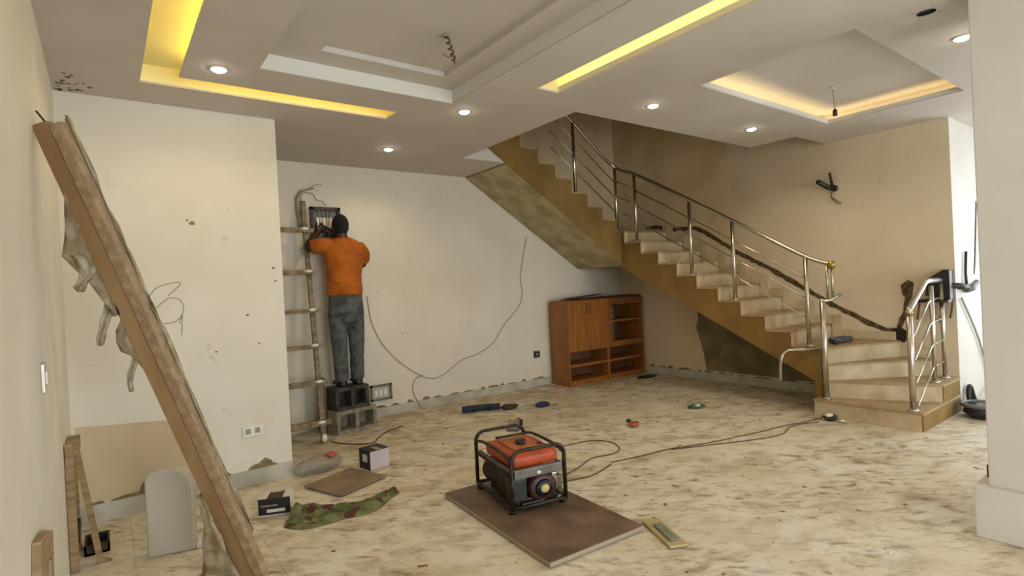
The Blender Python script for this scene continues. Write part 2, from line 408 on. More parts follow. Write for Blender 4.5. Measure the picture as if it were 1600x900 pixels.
# LED strips lying on the lips
lt = thing('cove_light_strip', 'bright yellow L-shaped strip light tucked into the ceiling cove by the plank corner', 'strip light', (.5, 3.8, ZL))
for a in ((.485, .50, .25, 3.79), (.50, 1.85, 3.79, 3.805)):
    MB().box(*a, ZL+.002, ZL+.012).build('led_tape', M_led, lt)
lt = thing('cove_light_strip', 'pale yellow straight strip light in the long ceiling slot nearer the stairs', 'strip light', (2.8, 1.5, ZL))
MB().box(2.80, 2.815, .25, 2.92, ZL+.002, ZL+.012).build('led_tape', M_led2, lt)
lt = thing('tray_light_strip', 'warm strip light around the square ceiling tray above the stair foot', 'strip light', (5.6, 2.35, ZL))
for a in ((5.63, 5.645, 1.25, 2.40), (3.5, 5.63, 2.375, 2.39)):
    MB().box(*a, ZL+.002, ZL+.012).build('led_tape', M_led3, lt)

# baseboards with chipped plaster above
def baseboard(name, p0, p1, nrm, h=.10, t=.012):
    p0, p1, nrm = Vector(p0), Vector(p1), Vector(nrm)
    d = (p1-p0).normalized(); L = (p1-p0).length
    mb = MB(); k = max(1, round(L/.6)); first = None
    par = None
    for i in range(k):
        a = p0+d*(L*i/k+.001); b = p0+d*(L*(i+1)/k-.001)
        q = MB(); n0 = 0
        pts = [a+nrm*.0005, b+nrm*.0005, b+nrm*t, a+nrm*t]
        q.v = [Vector((p.x, p.y, 0)) for p in pts]+[Vector((p.x, p.y, h)) for p in pts]
        for f in ((0,1,2,3),(4,5,6,7),(0,1,5,4),(1,2,6,5),(2,3,7,6),(3,0,4,7)): q.face(f)
        if par is None:
            par = struct(q.build(name, M_base))
        else:
            q.build('baseboard_tile', M_base, par)
    return par
def chips(wall, p0, p1, nrm, h=.10, seed=1, amp=.06, bare=.5):
    """ragged band of bare mortar left above the skirting"""
    rnd = random.Random(seed); p0, p1, nrm = Vector(p0), Vector(p1), Vector(nrm); d = (p1-p0).normalized(); L = (p1-p0).length
    x = 0.02; mb = MB()
    while x < L-.05:
        wd = rnd.uniform(.06, .24); wd = min(wd, L-x-.01); n = max(3, int(wd/.02)); hh = rnd.uniform(.012, amp)*(1.4 if rnd.random() < .2 else .8)
        i0 = len(mb.v); row = []
        for i in range(n+1):
            f = i/n; z = h+hh*math.sin(math.pi*f)**.6*rnd.uniform(.55, 1)+.002
            q = p0+d*(x+wd*f)
            row.append((q, z))
        for q, z in row:
            for zz, off in ((h-.003, .006), (z, .004), (z, 0)):
                v = q+nrm*off; mb.v.append(Vector((v.x, v.y, zz)))
        for i in range(n):
            a = i0+3*i
            mb.face((a, a+3, a+4, a+1)); mb.face((a+1, a+4, a+5, a+2))
        x += wd+rnd.uniform(0, .12)*bare*2
    return mb.build('bare_mortar', M_raw, wall)
baseboard('baseboard_back_left', (XL+.01, YF, 0), (1.125, YF, 0), (0,-1,0), .115)
chips(WBL, (XL+.03, YF, 0), (1.12, YF, 0), (0,-1,0), .115, 3, .05)
baseboard('baseboard_back', (1.14, YB, 0), (XR-.02, YB, 0), (0,-1,0), .10)
chips(WB, (2.3, YB, 0), (4.9, YB, 0), (0,-1,0), .10, 5, .045)
baseboard('baseboard_right', (XR, YB-.02, 0), (XR, 2.56, 0), (-1,0,0), .10)
chips(WR, (XR, YB-.5, 0), (XR, 2.7, 0), (-1,0,0), .10, 8, .03)
# big chip by the trestle and at the wall corner
def blob(wall, pts, nrm, name='bare_mortar', m=M_raw, t=.005):
    mb = MB(); k = len(pts); nrm = Vector(nrm); c = sum((Vector(p) for p in pts), Vector())/k
    mb.v = [c+nrm*t]+[Vector(p)+nrm*t for p in pts]+[Vector(p) for p in pts]
    for i in range(k):
        j = (i+1) % k; mb.face((0, 1+i, 1+j)); mb.face((1+i, 1+k+i, 1+k+j, 1+j))
    return mb.build(name, m, wall)
blob(WBL, [(.13, YF, .115), (.16, YF, .19), (.22, YF, .225), (.28, YF, .21), (.28, YF, .15), (.36, YF, .115)], (0,-1,0))
blob(WBL, [(.84, YF, .115), (.88, YF, .15), (.93, YF, .185), (.97, YF, .16), (.99, YF, .115)], (0,-1,0))
# unplastered patch under the stairs
blob(WR, [(XR, 4.42, .82), (XR, 4.46, .70), (XR, 4.40, .50), (XR, 4.36, .35), (XR, 4.33, .13), (XR, 2.6, .12), (XR, 2.6, .20), (XR, 3.3, .5), (XR, 3.9, .82), (XR, 4.3, 1.02), (XR, 4.44, .92)], (-1,0,0), 'unplastered_patch', mat('bare_cement_render', '6b6046', '85775a', scale=4, rough=.95, bump=.3, bscale=22), .003)
M_unp = mat('unpainted_brown_render', 'd2bd96', 'c4ae86', scale=2.5, rough=.9, bump=.15, bscale=16)
MB().prism([(3.88, 1.70), (5.0, 2.03), (5.797, 2.03), (5.797, 5.39), (3.88, 5.39)], XR-.003, XR-.0005, 'X').build('unpainted_render', M_unp, WR)
MB().prism([(XR-.004, 2.03), (5.5, 2.03), (3.13, 3.32), (3.13, 5.39), (XR-.004, 5.39)], YB-.003, YB-.0005, 'Y').build('unpainted_render', M_unp, WB)
# cable channel hacked into the stair wall
def channel(wall, line, wdt, seed, side=Vector((-1,0,0)), t=.006):
    rnd = random.Random(seed); P = []
    for a, b in zip(line[:-1], line[1:]):
        a, b = Vector(a), Vector(b); n = max(2, int((b-a).length/.05))
        for i in range(n): P.append(a.lerp(b, i/n))
    P.append(Vector(line[-1])); mb = MB()
    for i, p in enumerate(P):
        tan = (P[min(i+1, len(P)-1)]-P[max(i-1, 0)]).normalized(); perp = tan.cross(side)
        a = p+perp*wdt*rnd.uniform(.6, 1.25); b = p-perp*wdt*rnd.uniform(.7, 1.1)
        for q, off in ((a, 0), (a, t), (b, t), (b, 0)): mb.v.append(q+side*off)
    for i in range(len(P)-1):
        for k in range(3): mb.face((4*i+k, 4*i+k+1, 4*i+4+k+1, 4*i+4+k))
    return mb.build('wall_channel', M_rawd, wall)
channel(WR, [(XR, 5.22, 2.13), (XR, 5.0, 2.12), (XR, 4.78, 2.06), (XR, 4.40, 2.04), (XR, 4.27, 1.98), (XR, 3.83, 1.68), (XR, 3.42, 1.45), (XR, 3.05, 1.22), (XR, 2.72, 1.01), (XR, 2.41, .84), (XR, 2.2, .735), (XR, 2.10, .75), (XR, 2.03, .92), (XR, 1.99, 1.16)], .028, 4)
blob(WR, [(XR, 2.15, .66), (XR, 2.17, .74), (XR, 2.08, .78), (XR, 2.0, .72), (XR, 2.05, .62)], (-1,0,0), 'wall_hole', M_dark, .008)
blob(WR, [(XR, 2.05, 1.1), (XR, 2.06, 1.2), (XR, 2.0, 1.25), (XR, 1.95, 1.22), (XR, 1.96, 1.14), (XR, 2.0, 1.08)], (-1,0,0), 'wall_hole', M_rawd, .008)
blob(WE, [(7.00, YW, 1.28), (7.05, YW, 1.45), (7.11, YW, 1.72), (7.18, YW, 2.02), (7.21, YW, 2.0), (7.15, YW, 1.7), (7.08, YW, 1.4), (7.03, YW, 1.27)], (0,-1,0), 'wall_channel', M_rawd, .004)
# pencil scribbles on the plank-corner wall
M_pencil = mat('pencil_mark', '8f8776', rough=.9)
for pts in ([(.24,1.42),(.30,1.50),(.40,1.53),(.44,1.52),(.36,1.44)], [(.27,1.34),(.36,1.42),(.43,1.41),(.45,1.33),(.40,1.26),(.33,1.25)], [(.42,1.24),(.44,1.30),(.43,1.16)]):
    MB().tube(spline([(x, YF-.001, z) for x, z in pts], 6), .0028, 5).build('pencil_line', M_pencil, WBL)
for x, z, s in ((.53, 1.95, .022), (.50, 1.97, .01), (.86, 1.27, .012), (.93, 1.05, .01), (.64, 1.02, .01), (1.06, 1.62, .012), (1.07, 1.52, .01)):
    blob(WBL, [(x+s*math.cos(a)*random.uniform(.7, 1.2), YF, z+s*.7*math.sin(a)) for a in [k*.785 for k in range(8)]], (0,-1,0), 'plaster_nick', M_raw, .001)
# darker beige lower zone of that wall and mildew at its ceiling corner
blob(WBL, [(XL+.02, YF, .12), (XL+.02, YF, .63), (.0, YF, .61), (.15, YF, .60), (.3, YF, .585), (.42, YF, .57), (.47, YF, .40), (.5, YF, .13)], (0,-1,0), 'beige_zone', mat('beige_zone_colour', 'c6b596', 'bca98a', scale=3, rough=.85), .001)
rnd = random.Random(11)
M_mould = mat('mildew', '6b6250', rough=.95)
for k in range(26):
    u = abs(rnd.gauss(0, .13)); x = XL+.02+u*.7; y = YF-.02-abs(rnd.gauss(0, .16)); s = rnd.uniform(.004, .018)
    pts = [(x+s*math.cos(a)*rnd.uniform(.5, 1.3), y+s*math.sin(a)*rnd.uniform(.5, 1.6), ZC) for a in [q*.9 for q in range(7)]]
    blob(ceil, pts, (0,0,-1), 'mildew_spot', M_mould, .0008)

# ------------------------------------------------------------------ staircase
XS, YS = 5.55, 4.95
stair = thing('staircase', 'concrete staircase with marble treads climbing round the room corner over the cabinets', 'staircase', (XS, 2.5, 0))
P0 = (XS, 2.46); NR = .155
rise = [.16, .32, .48, .64]
flight = [(2.47, .0), (2.47, .62)]
ry = [2.74+.267*k for k in range(9)]; rz = [.64+.155*k for k in range(10)]   # rz[k+1] is the tread behind riser k
prof = [(2.47, .001), (2.54, .001), (2.54, .31), (YS-.001, 1.555), (YS-.001, rz[9]-.02)]
top = []
for k in range(9): top += [(ry[k]+.012, rz[k]-.02), (ry[k]+.012, rz[k+1]-.02)]
prof += [(p[0], p[1]) for p in reversed(top)]
prof += [(2.47, .62)]
mb = MB(); mb.prism(prof, XS, XR-.002, 'X')
mb.build('lower_flight', M_ochre, stair)
# winder solids
mb = MB()
mb.box(5.425, XR-.002, YW+.012, 2.468, .001, .14)
mb.prism([P0, (5.95, YW+.012), (XR-.002, YW+.012), (XR-.002, 2.468), (XS+.01, 2.468)], .14, .30)
mb.prism([P0, (XR-.002, 1.82), (XR-.002, 2.468), (XS+.01, 2.468)], .30, .46)
mb.prism([P0, (XR-.002, 2.10), (XR-.002, 2.468), (XS+.01, 2.468)], .46, .62)
mb.build('winder_core', M_ochre, stair)
# landing and upper flight, raw concrete below
mb = MB(); mb.box(XS, XR-.002, YS, YB-.002, 1.585, rz[9]-.02); mb.build('landing_slab', M_ochre, stair)
ux = [5.50-.262*k for k in range(9)]; uz = [rz[9]+.16*k for k in range(10)]
top = []
for k in range(8): top += [(ux[k]-.012, uz[k]-.02), (ux[k]-.012, uz[k+1]-.02)]
prof = [(XS-.001, uz[0]-.02)]+top+[(3.13, uz[8]-.02), (3.13, 3.13), (3.7, 2.765), (XS-.001, 1.585)]
mb = MB(); mb.prism(prof, YS, YB-.002, 'Y'); mb.build('upper_flight', M_ochre, stair)
mb = MB()   # soffit render under the upper flight and the landing
mb.prism([(3.70, 2.755), (XS, 1.577), (XS, 1.582), (3.70, 2.762)], YS+.004, YB-.003, 'Y'); mb.build('soffit', M_conc, stair)
mb = MB(); mb.box(XS+.001, XR-.003, YS+.004, YB-.003, 1.576, 1.584); mb.build('soffit', M_conc, stair)
# treads and risers
def poly_tread(poly, z, m=M_treadd): return MB().prism(poly, z-.02, z).build('tread', m, stair)
def riser_line(a, b, z0, z1, t=.012, m=M_tread):
    a, b = Vector((*a, 0)), Vector((*b, 0)); d = (b-a).normalized(); nn = Vector((d.y, -d.x, 0))
    return MB().prism([(a+nn*t).to_tuple()[:2], (b+nn*t).to_tuple()[:2], b.to_tuple()[:2], a.to_tuple()[:2]], z0, z1).build('riser', m, stair)
riser_line((5.425, 2.49), (5.425, YW+.012), .001, .14)
MB().box(5.4255, XS-.001, 2.47, 2.4895, .001, .139).build('riser', M_ochre, stair)
MB().box(5.4131, XR-.003, YW, YW+.0119, .001, .139).build('riser', M_ochre, stair)
poly_tread([(5.405, YW-.006), (XR-.003, YW-.006), (XR-.003, 2.468), (XS-.002, 2.468), (XS-.002, 2.495), (5.405, 2.495)], .16)
riser_line((XS, 2.46), (5.95, YW+.012), .16, .30)
MB().box(5.95, XR-.003, YW, YW+.012, .16, .30).build('riser', M_ochre, stair)
poly_tread([(P0[0]-.01, P0[1]-.02), (5.935, YW-.006), (XR-.003, YW-.006), (XR-.003, 2.468), (XS-.002, 2.468)], .32)
riser_line((XS, 2.46), (XR-.003, 1.82), .32, .46)
poly_tread([(P0[0]-.01, P0[1]-.02), (XR-.003, 1.80), (XR-.003, 2.468), (XS-.002, 2.468)], .48)
riser_line((XS, 2.46), (XR-.003, 2.10), .48, .62)
poly_tread([(P0[0]-.012, P0[1]-.02), (XR-.003, 2.08), (XR-.003, 2.752), (XS-.012, 2.752), (XS-.012, P0[1]-.01)], .64)
for k in range(9):
    MB().box(XS-.004, XR-.003, ry[k], ry[k]+.012, rz[k], rz[k+1]-.02).build('riser', M_tread, stair)
    y1 = ry[k+1]+.012 if k < 8 else YS+.001
    MB().box(XS-.006, XR-.003, ry[k]-.008, y1, rz[k+1]-.02, rz[k+1]).build('tread', M_treadd, stair)
MB().box(XS-.004, XR-.003, YS+.001, YB-.003, uz[0]-.02, uz[0]).build('tread', M_treadd, stair)
for k in range(8):
    x0 = ux[k+1]-.012 if k < 7 else 3.13
    MB().box(ux[k]-.012, ux[k], YS+.02, YB-.003, uz[k], uz[k+1]-.02).build('riser', M_tread, stair)
    MB().box(x0, ux[k]+.008, YS+.018, YB-.003, uz[k+1]-.02, uz[k+1]).build('tread', M_treadd, stair)
# stepped skirting tiles on the wall side
for k in range(9):
    y1 = ry[k+1] if k < 8 else YS
    MB().box(XR-.012, XR-.0015, ry[k]-.02, y1-.022, rz[k+1]+.002, rz[k+1]+.10).build('step_skirting', M_tread, stair)
    MB().box(XR-.0125, XR-.0015, ry[k]-.115, ry[k]-.022, rz[k]+.002, rz[k+1]+.10).build('step_skirting', M_tread, stair)
MB().box(XR-.012, XR-.0015, 2.12, 2.60, .642, .73).build('step_skirting', M_tread, stair)
MB().box(XR-.012, XR-.0015, 1.84, 2.09, .482, .60).build('step_skirting', M_tread, stair)

# ------------------------------------------------------------------ stair railing
rail = thing('stair_railing', 'stainless steel stair railing with slim mid bars along the open side of the flight', 'railing', (5.6, 2.47, .16))
XP = 5.60
def post(x, y, z0, z1, r=.021, par=rail):
    MB().cyl((x, y, z0), (x, y, z1), r, 14).build('post', M_steel, par, True)
    MB().tube([(x, y, z0), (x, y, z0+.012), (x, y, z0+.02)], [.042, .040, .024], 16).build('flange', M_steel, par, True)
post(5.49, 2.41, .16, 1.09, .026)
MB().tube([(5.49, 2.41, 1.07), (5.49, 2.43, 1.10), (5.52, 2.36, 1.10), (5.62, 2.30, 1.15)], .014, 10).build('bracket', M_steel, rail, True)
post(XP, 2.60, .64, 1.53)
post(XP, 3.37, rz[3], 1.98); post(XP, 3.91, rz[5], 2.27); post(XP, 4.72, rz[8], 2.76); post(XP-.02, 5.03, uz[0], 2.91)
for dx in (0, .035): MB().cyl((XP, 2.36+dx*1.3, 1.10), (XP, 2.36+dx*1.3, 1.44), .012, 10).build('drop_bar', M_steel, rail, True)
MB().tube(spline([(XP, 2.33, 1.435), (XP, 2.62, 1.545), (XP, 3.37, 1.99), (XP, 4.60, 2.70), (XP, 4.90, 2.83), (XP-.04, 5.03, 2.92), (5.3, 5.03, 3.07), (4.83, 5.02, 3.41), (4.45, 5.02, 3.66)], 8), .020, 12).build('handrail', M_steel, rail, True)
MB().tube([(XP, 2.36, 1.40), (XP, 2.36, 1.47)], .03, 14).build('collar', M_gold, rail, True)
for off in (.22, .42, .62):
    MB().tube([(XP, 2.62+off*.0, 1.545-off), (XP, 3.37, 1.99-off), (XP, 4.72, 2.77-off)], .0075, 8).build('mid_bar', M_steel, rail, True)
for off in (.20, .40, .60):
    MB().tube([(5.57, 5.03, 2.90-off), (4.83, 5.02, 3.40-off), (4.45, 5.02, 3.65-off)], .0075, 8).build('mid_bar', M_steel, rail, True)
    MB().tube([(XP, 4.72, 2.77-off), (XP-.02, 5.03, 2.92-off)], .0075, 8).build('mid_bar', M_steel, rail, True)
post(4.83, 5.02, uz[3], 3.40)
# bent loose bar reaching past the newel
MB().tube(spline([(5.40, 2.80, .30), (5.38, 2.78, .50), (5.42, 2.74, .60), (5.50, 2.58, .62), (5.49, 2.42, .66)], 6), .016, 10).build('bent_bar', M_steel, rail, True)
# short railing at the stair foot
rail2 = thing('stair_railing', 'short stainless railing with kinked bars at the outer edge of the stair foot', 'railing', (5.45, 1.70, .16))
post(5.45, 1.70, .16, .99, .024, rail2); post(6.02, 1.70, .32, 1.20, .018, rail2); post(6.30, 1.70, .32, 1.22, .018, rail2)
MB().tube([(5.43, 1.70, .985), (5.47, 1.70, 1.03), (5.86, 1.70, 1.235), (5.92, 1.70, 1.245), (6.40, 1.70, 1.245)], .025, 12).build('handrail', M_steel, rail2, True)
MB().tube([(5.45, 1.70, .975), (5.45, 1.70, 1.01)], .029, 14).build('collar', M_gold, rail2, True)
for k in range(4):
    z = .92-.20*k
    MB().tube([(5.53+.01*k, 1.70, z-.14), (5.92+.02*k, 1.70, z+.13), (5.98+.02*k, 1.70, z+.145), (6.30, 1.70, z+.165)], .009, 8).build('mid_bar', M_steel, rail2, True)

# ------------------------------------------------------------------ ceiling fixtures
def downlight(x, y, label, z=ZC, power=1.0):
    t = thing('downlight', label, 'downlight', (x, y, z), 'recessed ceiling downlights')
    mb = MB(); n = 24
    for rr, zz in ((.052, 0), (.050, -.006), (.038, -.007), (.034, -.002)):
        for k in range(n):
            a = 2*math.pi*k/n; mb.v.append(Vector((x+rr*math.cos(a), y+rr*math.sin(a), z+zz)))
    for i in range(3):
        for k in range(n):
            q = (k+1) % n; mb.face((i*n+k, i*n+q, (i+1)*n+q, (i+1)*n+k))
    mb.build('trim_ring', M_white, t, True)
    mb = MB().ball((x, y, z-.002), .040, .040, .020, sub=3); mb.build('lamp', M_bulb, t, True)
    d = bpy.data.lights.new('downlight_beam', 'SPOT'); d.energy = DOWN_W*power; d.color = WARM; d.spot_size = R(160); d.spot_blend = .5; d.shadow_soft_size = .03
    o = bpy.data.objects.new('downlight_beam', d); C.objects.link(o); o.parent = t; o.location = (0, 0, -.03)
    return t
downlight(.61, 3.62, 'lit recessed downlight inside the corner of the yellow L-shaped cove', power=.72)
downlight(2.32, 3.61, 'lit recessed downlight at the corner of the stepped ceiling tray')
downlight(2.27, 4.92, 'lit recessed downlight in the ceiling above the man in orange')
downlight(3.57, 2.78, 'lit recessed downlight between the long slot light and the square tray')
downlight(5.01, 2.77, 'small lit recessed downlight close to the stairwell opening', power=1.5)
downlight(4.26, .99, 'lit recessed downlight beside the white pillar')

t = thing('hanging_wires', 'bundle of loose twisted wires hanging from the stepped ceiling tray', 'wires', (1.70, 2.80, 2.905))
MB().tube(arc((1.70, 2.80, 2.895), .018, 0, 360, 14, 'XY'), .006, 6).build('ring', M_greyc, t, True)
hel = [(1.70+.012*math.cos(k*.9)+.0015*k, 2.80+.012*math.sin(k*.9), 2.90-.0045*k) for k in range(34)]
MB().tube(hel, .006, 6).build('twisted_wire', M_cable, t, True)
MB().tube(spline([(1.74, 2.80, 2.79), (1.72, 2.79, 2.77), (1.69, 2.80, 2.775), (1.67, 2.80, 2.785)], 5), .003, 5).build('loose_end', M_cable, t, True)
MB().tube([(1.745, 2.80, 2.79), (1.75, 2.80, 2.76), (1.745, 2.80, 2.735)], .004, 6).build('loose_end', M_cable, t, True)
t = thing('pendant_wire', 'thin bare pendant wire with a dark lamp holder under the square tray', 'wire', (4.87, 1.98, 2.89))
MB().tube([(4.87, 1.98, 2.889), (4.875, 1.98, 2.82), (4.88, 1.975, 2.70)], .004, 6).build('cord', M_greyc, t, True)
MB().tube([(4.88, 1.975, 2.71), (4.88, 1.975, 2.695), (4.88, 1.975, 2.655)], [.008, .018, .018], 12).build('lamp_holder', M_dark, t, True)
MB().tube([(4.87, 1.98, 2.8895), (4.87, 1.98, 2.875)], [.02, .014], 12).build('rose', M_white, t, True)

# wall bracket on the stair wall
t = thing('wall_bracket', 'black tubular wall bracket with a dangling wire on the stair wall', 'bracket', (XR, 2.63, 2.28))
MB().tube([(XR, 2.635, 2.27), (XR-.05, 2.68, 2.285), (XR-.24, 2.70, 2.335)], .026, 14).build('arm', M_dark, t, True)
MB().tube([(XR-.02, 2.65, 2.29), (XR-.10, 2.64, 2.43)], .013, 10).build('stub', M_darkm, t, True)
MB().tube([(XR-.001, 2.635, 2.27), (XR-.012, 2.635, 2.27)], .035, 16).build('wall_plate', M_darkm, t, True)
MB().tube(spline([(XR-.03, 2.64, 2.25), (XR-.035, 2.66, 2.20), (XR-.03, 2.65, 2.16), (XR-.03, 2.60, 2.12), (XR-.03, 2.57, 2.10)], 5), [.007]*21, 8).build('wire', M_cable, t, True)
MB().tube([(XR-.03, 2.635, 2.15), (XR-.03, 2.58, 2.09)], [.014, .010], 8).build('connector', M_wood, t, True)

# ------------------------------------------------------------------ sockets, boxes and switches
t = thing('wall_switch', 'chromed switch plate on the side wall beside the leaning bars', 'switch', (XL, 2.76, 1.14))
MB().box(XL, XL+.012, 2.70, 2.80, 1.08, 1.19, bev=.003).build('plate', M_steel, t); MB().box(XL+.012, XL+.018, 2.725, 2.775, 1.11, 1.16, bev=.002).build('rocker', M_white, t)
t = thing('wall_socket', 'white double socket outlet low on the wall behind the leaning bars', 'socket', (.855, YF, .40))
MB().box(.785, .925, YF-.012, YF, .365, .44, bev=.003).build('plate', M_white, t)
for x in (.82, .885):
    MB().box(x-.018, x+.018, YF-.0145, YF-.012, .385, .425).build('outlet', M_greyc, t)
    for dx, dz in ((0, .008), (-.008, -.008), (.008, -.008)): MB().box(x+dx-.002, x+dx+.002, YF-.0155, YF-.0145, .405+dz-.004, .405+dz+.004).build('pin_hole', M_dark, t)
t = thing('wall_socket', 'small dark empty socket box on the wall beside the teak cabinet', 'socket', (4.70, YB, .43))
MB().box(4.645, 4.755, YB-.008, YB, .385, .48, bev=.002).build('rim', M_grey, t); MB().box(4.66, 4.74, YB-.0095, YB-.008, .40, .465).build('recess', M_dark, t); MB().box(4.685, 4.715, YB-.013, YB-.0095, .418, .448).build('terminal', M_greyc, t)
t = thing('recessed_box', 'open grey metal junction box low in the wall beside the concrete blocks', 'box', (2.44, YB, .28))
x0, x1, z0, z1 = 2.31, 2.56, .185, .36
for a in ((x0, x1, z0, z0+.022), (x0, x1, z1-.022, z1), (x0, x0+.022, z0, z1), (x1-.022, x1, z0, z1)): MB().box(a[0], a[1], YB-.03, YB, a[2], a[3]).build('rim', M_grey, t)
MB().box(x0+.02, x1-.02, YB-.006, YB, z0+.02, z1-.02).build('back_plate', M_base, t)
for k in range(3): MB().box(x0+.05+.055*k, x0+.08+.055*k, YB-.016, YB-.006, z0+.05, z0+.12).build('terminal', M_white, t)
# consumer unit the man works on
t = thing('distribution_board', 'dark grey open distribution board with pale breakers in front of the man', 'fuse box', (1.90, YB, 2.12))
x0, x1, z0, z1 = 1.755, 2.065, 1.93, 2.31
for a in ((x0, x1, z0, z0+.03), (x0, x1, z1-.03, z1), (x0, x0+.028, z0, z1), (x1-.028, x1, z0, z1)): MB().box(a[0], a[1], YB-.05, YB, a[2], a[3]).build('frame', M_grey if a[3] != z1 else M_darkm, t)
MB().box(x0+.02, x1-.02, YB-.008, YB, z0+.02, z1-.02).build('back_plate', mat('grey_back_plate', '6f7670', rough=.6), t)
for k in range(5): MB().box(x0+.06+.034*k, x0+.088+.034*k, YB-.035, YB-.008, 2.06, 2.20).build('breaker', M_white if k % 2 == 0 else M_base, t)
for k in range(4): MB().tube(spline([(x0+.07+.04*k, YB-.03, 2.20), (x0+.075+.04*k, YB-.045, 2.23), (x0+.06+.05*k, YB-.02, 2.28)], 4), .004, 6).build('wire', M_cable, t, True)
t = thing('exposed_conduit', 'torn plaster patch and loose wires above the distribution board', 'wires', (1.66, YB, 2.3))
MB().tube(spline([(1.66, YB-.02, 2.10), (1.64, YB-.03, 2.3), (1.655, YB-.03, 2.42), (1.70, YB-.05, 2.47), (1.80, YB-.05, 2.50)], 6), [.03]*12+[.02]*6+[.008]*7, 8).build('dust_sheath', M_plastic, t, True)
MB().tube(spline([(1.70, YB-.03, 2.46), (1.78, YB-.06, 2.44), (1.82, YB-.06, 2.38), (1.88, YB-.05, 2.37), (1.92, YB-.04, 2.33)], 6), .005, 6).build('wire', M_greyc, t, True)
MB().tube(spline([(1.75, YB-.03, 2.48), (1.80, YB-.06, 2.53), (1.88, YB-.06, 2.54)], 6), .004, 6).build('wire', M_greyc, t, True)

o = MB().tube(spline([(2.33, YB-.012, 1.35), (2.37, YB-.012, 1.05), (2.50, YB-.012, .78), (2.70, YB-.012, .56), (2.92, YB-.012, .40), (3.08, YB-.012, .335), (3.24, YB-.012, .36), (3.5, YB-.012, .50), (3.75, YB-.012, .555), (3.98, YB-.012, .66), (4.15, YB-.012, .86), (4.42, YB-.012, 1.10), (4.50, YB-.012, 1.28), (4.48, YB-.012, 1.5), (4.58, YB-.012, 1.9), (4.62, YB-.012, 2.03)], 8), .0045, 6).build('loose_cable', M_greyc, None, True)
tag(o, 'thin grey cable looping down across the cream wall between man and cabinet', 'cable')
o = MB().tube(spline([(2.96, YB-.02, .39), (2.86, YB-.02, .36), (2.82, YB-.02, .25), (2.86, YB-.02, .13), (2.92, YB-.05, .01)], 8), .005, 6).build('loose_cable', M_greyc, None, True)
tag(o, 'short cable tail dropping from the wall loop down to the skirting', 'cable')

# dark meter box and wires at the end of the stair wall
t = thing('meter_box', 'broken black electrical box with wires at the end of the stair wall', 'box', (6.44, 1.60, 1.2))
MB().prism([(1.635, 1.06), (1.635, 1.33), (1.68, 1.34), (1.80, 1.26), (1.83, 1.10)], 6.30, XR-.001, 'X').build('housing', M_dark, t)
MB().box(6.22, XR-.001, 1.63, 1.90, 1.035, 1.06).build('lip', M_darkm, t)
MB().tube([(6.38, 1.66, 1.19), (6.50, 1.59, 1.17), (6.62, 1.585, 1.16)], .03, 10).build('coupling', M_darkm, t, True)
MB().tube([(6.60, 1.585, 1.14), (6.72, 1.57, 1.15), (6.84, 1.56, 1.20)], [.035, .035, .026], 10).build('elbow', M_grey, t, True)
MB().tube([(6.64, 1.59, 1.13), (6.66, 1.60, 1.30), (6.70, 1.60, 1.50)], .012, 8).build('conduit', M_dark, t, True)
for k, e in enumerate(((1.92, .86), (1.74, .84), (1.66, .88))):
    MB().tube(spline([(6.36, e[0]-.03, 1.06), (6.36, e[0]-.02, .97), (6.37, e[0], e[1])], 4), .010, 6).build('loose_wire', M_cable, t, True)
o = MB().tube(spline([(6.50, 1.60, 1.06), (6.72, 1.60, .88), (7.0, 1.60, .62), (7.25, 1.60, .30), (7.42, 1.58, .10)], 6), .010, 8).build('grey_hose', M_greyc, None, True)
tag(o, 'grey cable hanging from the black box down the white end wall', 'cable')

# ------------------------------------------------------------------ leaning profile bars
A = Vector((-.145, 2.93, 2.17)); B = Vector((.555, 2.985, .0))
pk = thing('profile_bars', 'pair of long tan profile bars in torn plastic wrap leaning on the side wall', 'bars', (.5, 2.98, 0))
ax = (B-A).normalized(); sd = Vector((math.cos(yaw), -math.sin(yaw), 0)); sd = (sd-ax*sd.dot(ax)).normalized(); dp = ax.cross(sd).normalized()
def bar(c0, c1, wd, th, m, name='bar'):
    mb = MB(); Mx = Matrix((( sd.x, dp.x, ax.x, A.x), (sd.y, dp.y, ax.y, A.y), (sd.z, dp.z, ax.z, A.z), (0,0,0,1)))
    mb.bevbox(c0, c0+wd, -th/2, th/2, c1, (B-A).length, .004, Mx); return mb.build(name, m, pk)
bar(-.070, .0, .070, .036, M_planka); bar(.006, .02, .050, .05, M_plankb)
bar(-.001, .03, .008, .02, M_dark, 'gap_shade_strip')  # black strip put in as the shade of the gap between the bars
# the nail and torn head
Mx = Matrix((( sd.x, dp.x, ax.x, A.x), (sd.y, dp.y, ax.y, A.y), (sd.z, dp.z, ax.z, A.z), (0,0,0,1)))
MB().cyl(Mx @ Vector((-.01, 0, .03)), Mx @ Vector((-.035, 0, -.05)), .004, 8).build('nail', M_darkm, pk)
mb = MB(); Lb = (B-A).length
rnd = random.Random(5)
def film(pts_w, name='plastic_film', m=M_plastic):
    """crumpled strip: list of (s along bar, lateral a, lateral b, depth)"""
    mb = MB(); K = 6
    for s_, a, b, dd in pts_w:
        for k in range(K+1):
            f = k/K; mb.v.append(Mx @ Vector((a+(b-a)*f, dd+rnd.uniform(-.016, .016), s_+rnd.uniform(-.01, .01))))
    for i in range(len(pts_w)-1):
        for k in range(K):
            q = i*(K+1)+k; mb.face((q, q+1, q+K+2, q+K+1))
    o = mb.build(name, m, pk, True); md = o.modifiers.new('thick', 'SOLIDIFY'); md.thickness = .0015; return o
film([(.30+.06*k, -.07-[.0,.03,.06,.09,.12,.10,.075,.05,.03,.02][k], -.058, .01) for k in range(10)])
film([(.85+.05*k, -.07-[.0,.045,.075,.06,.035,.02,.0][k], -.05, .005) for k in range(7)])
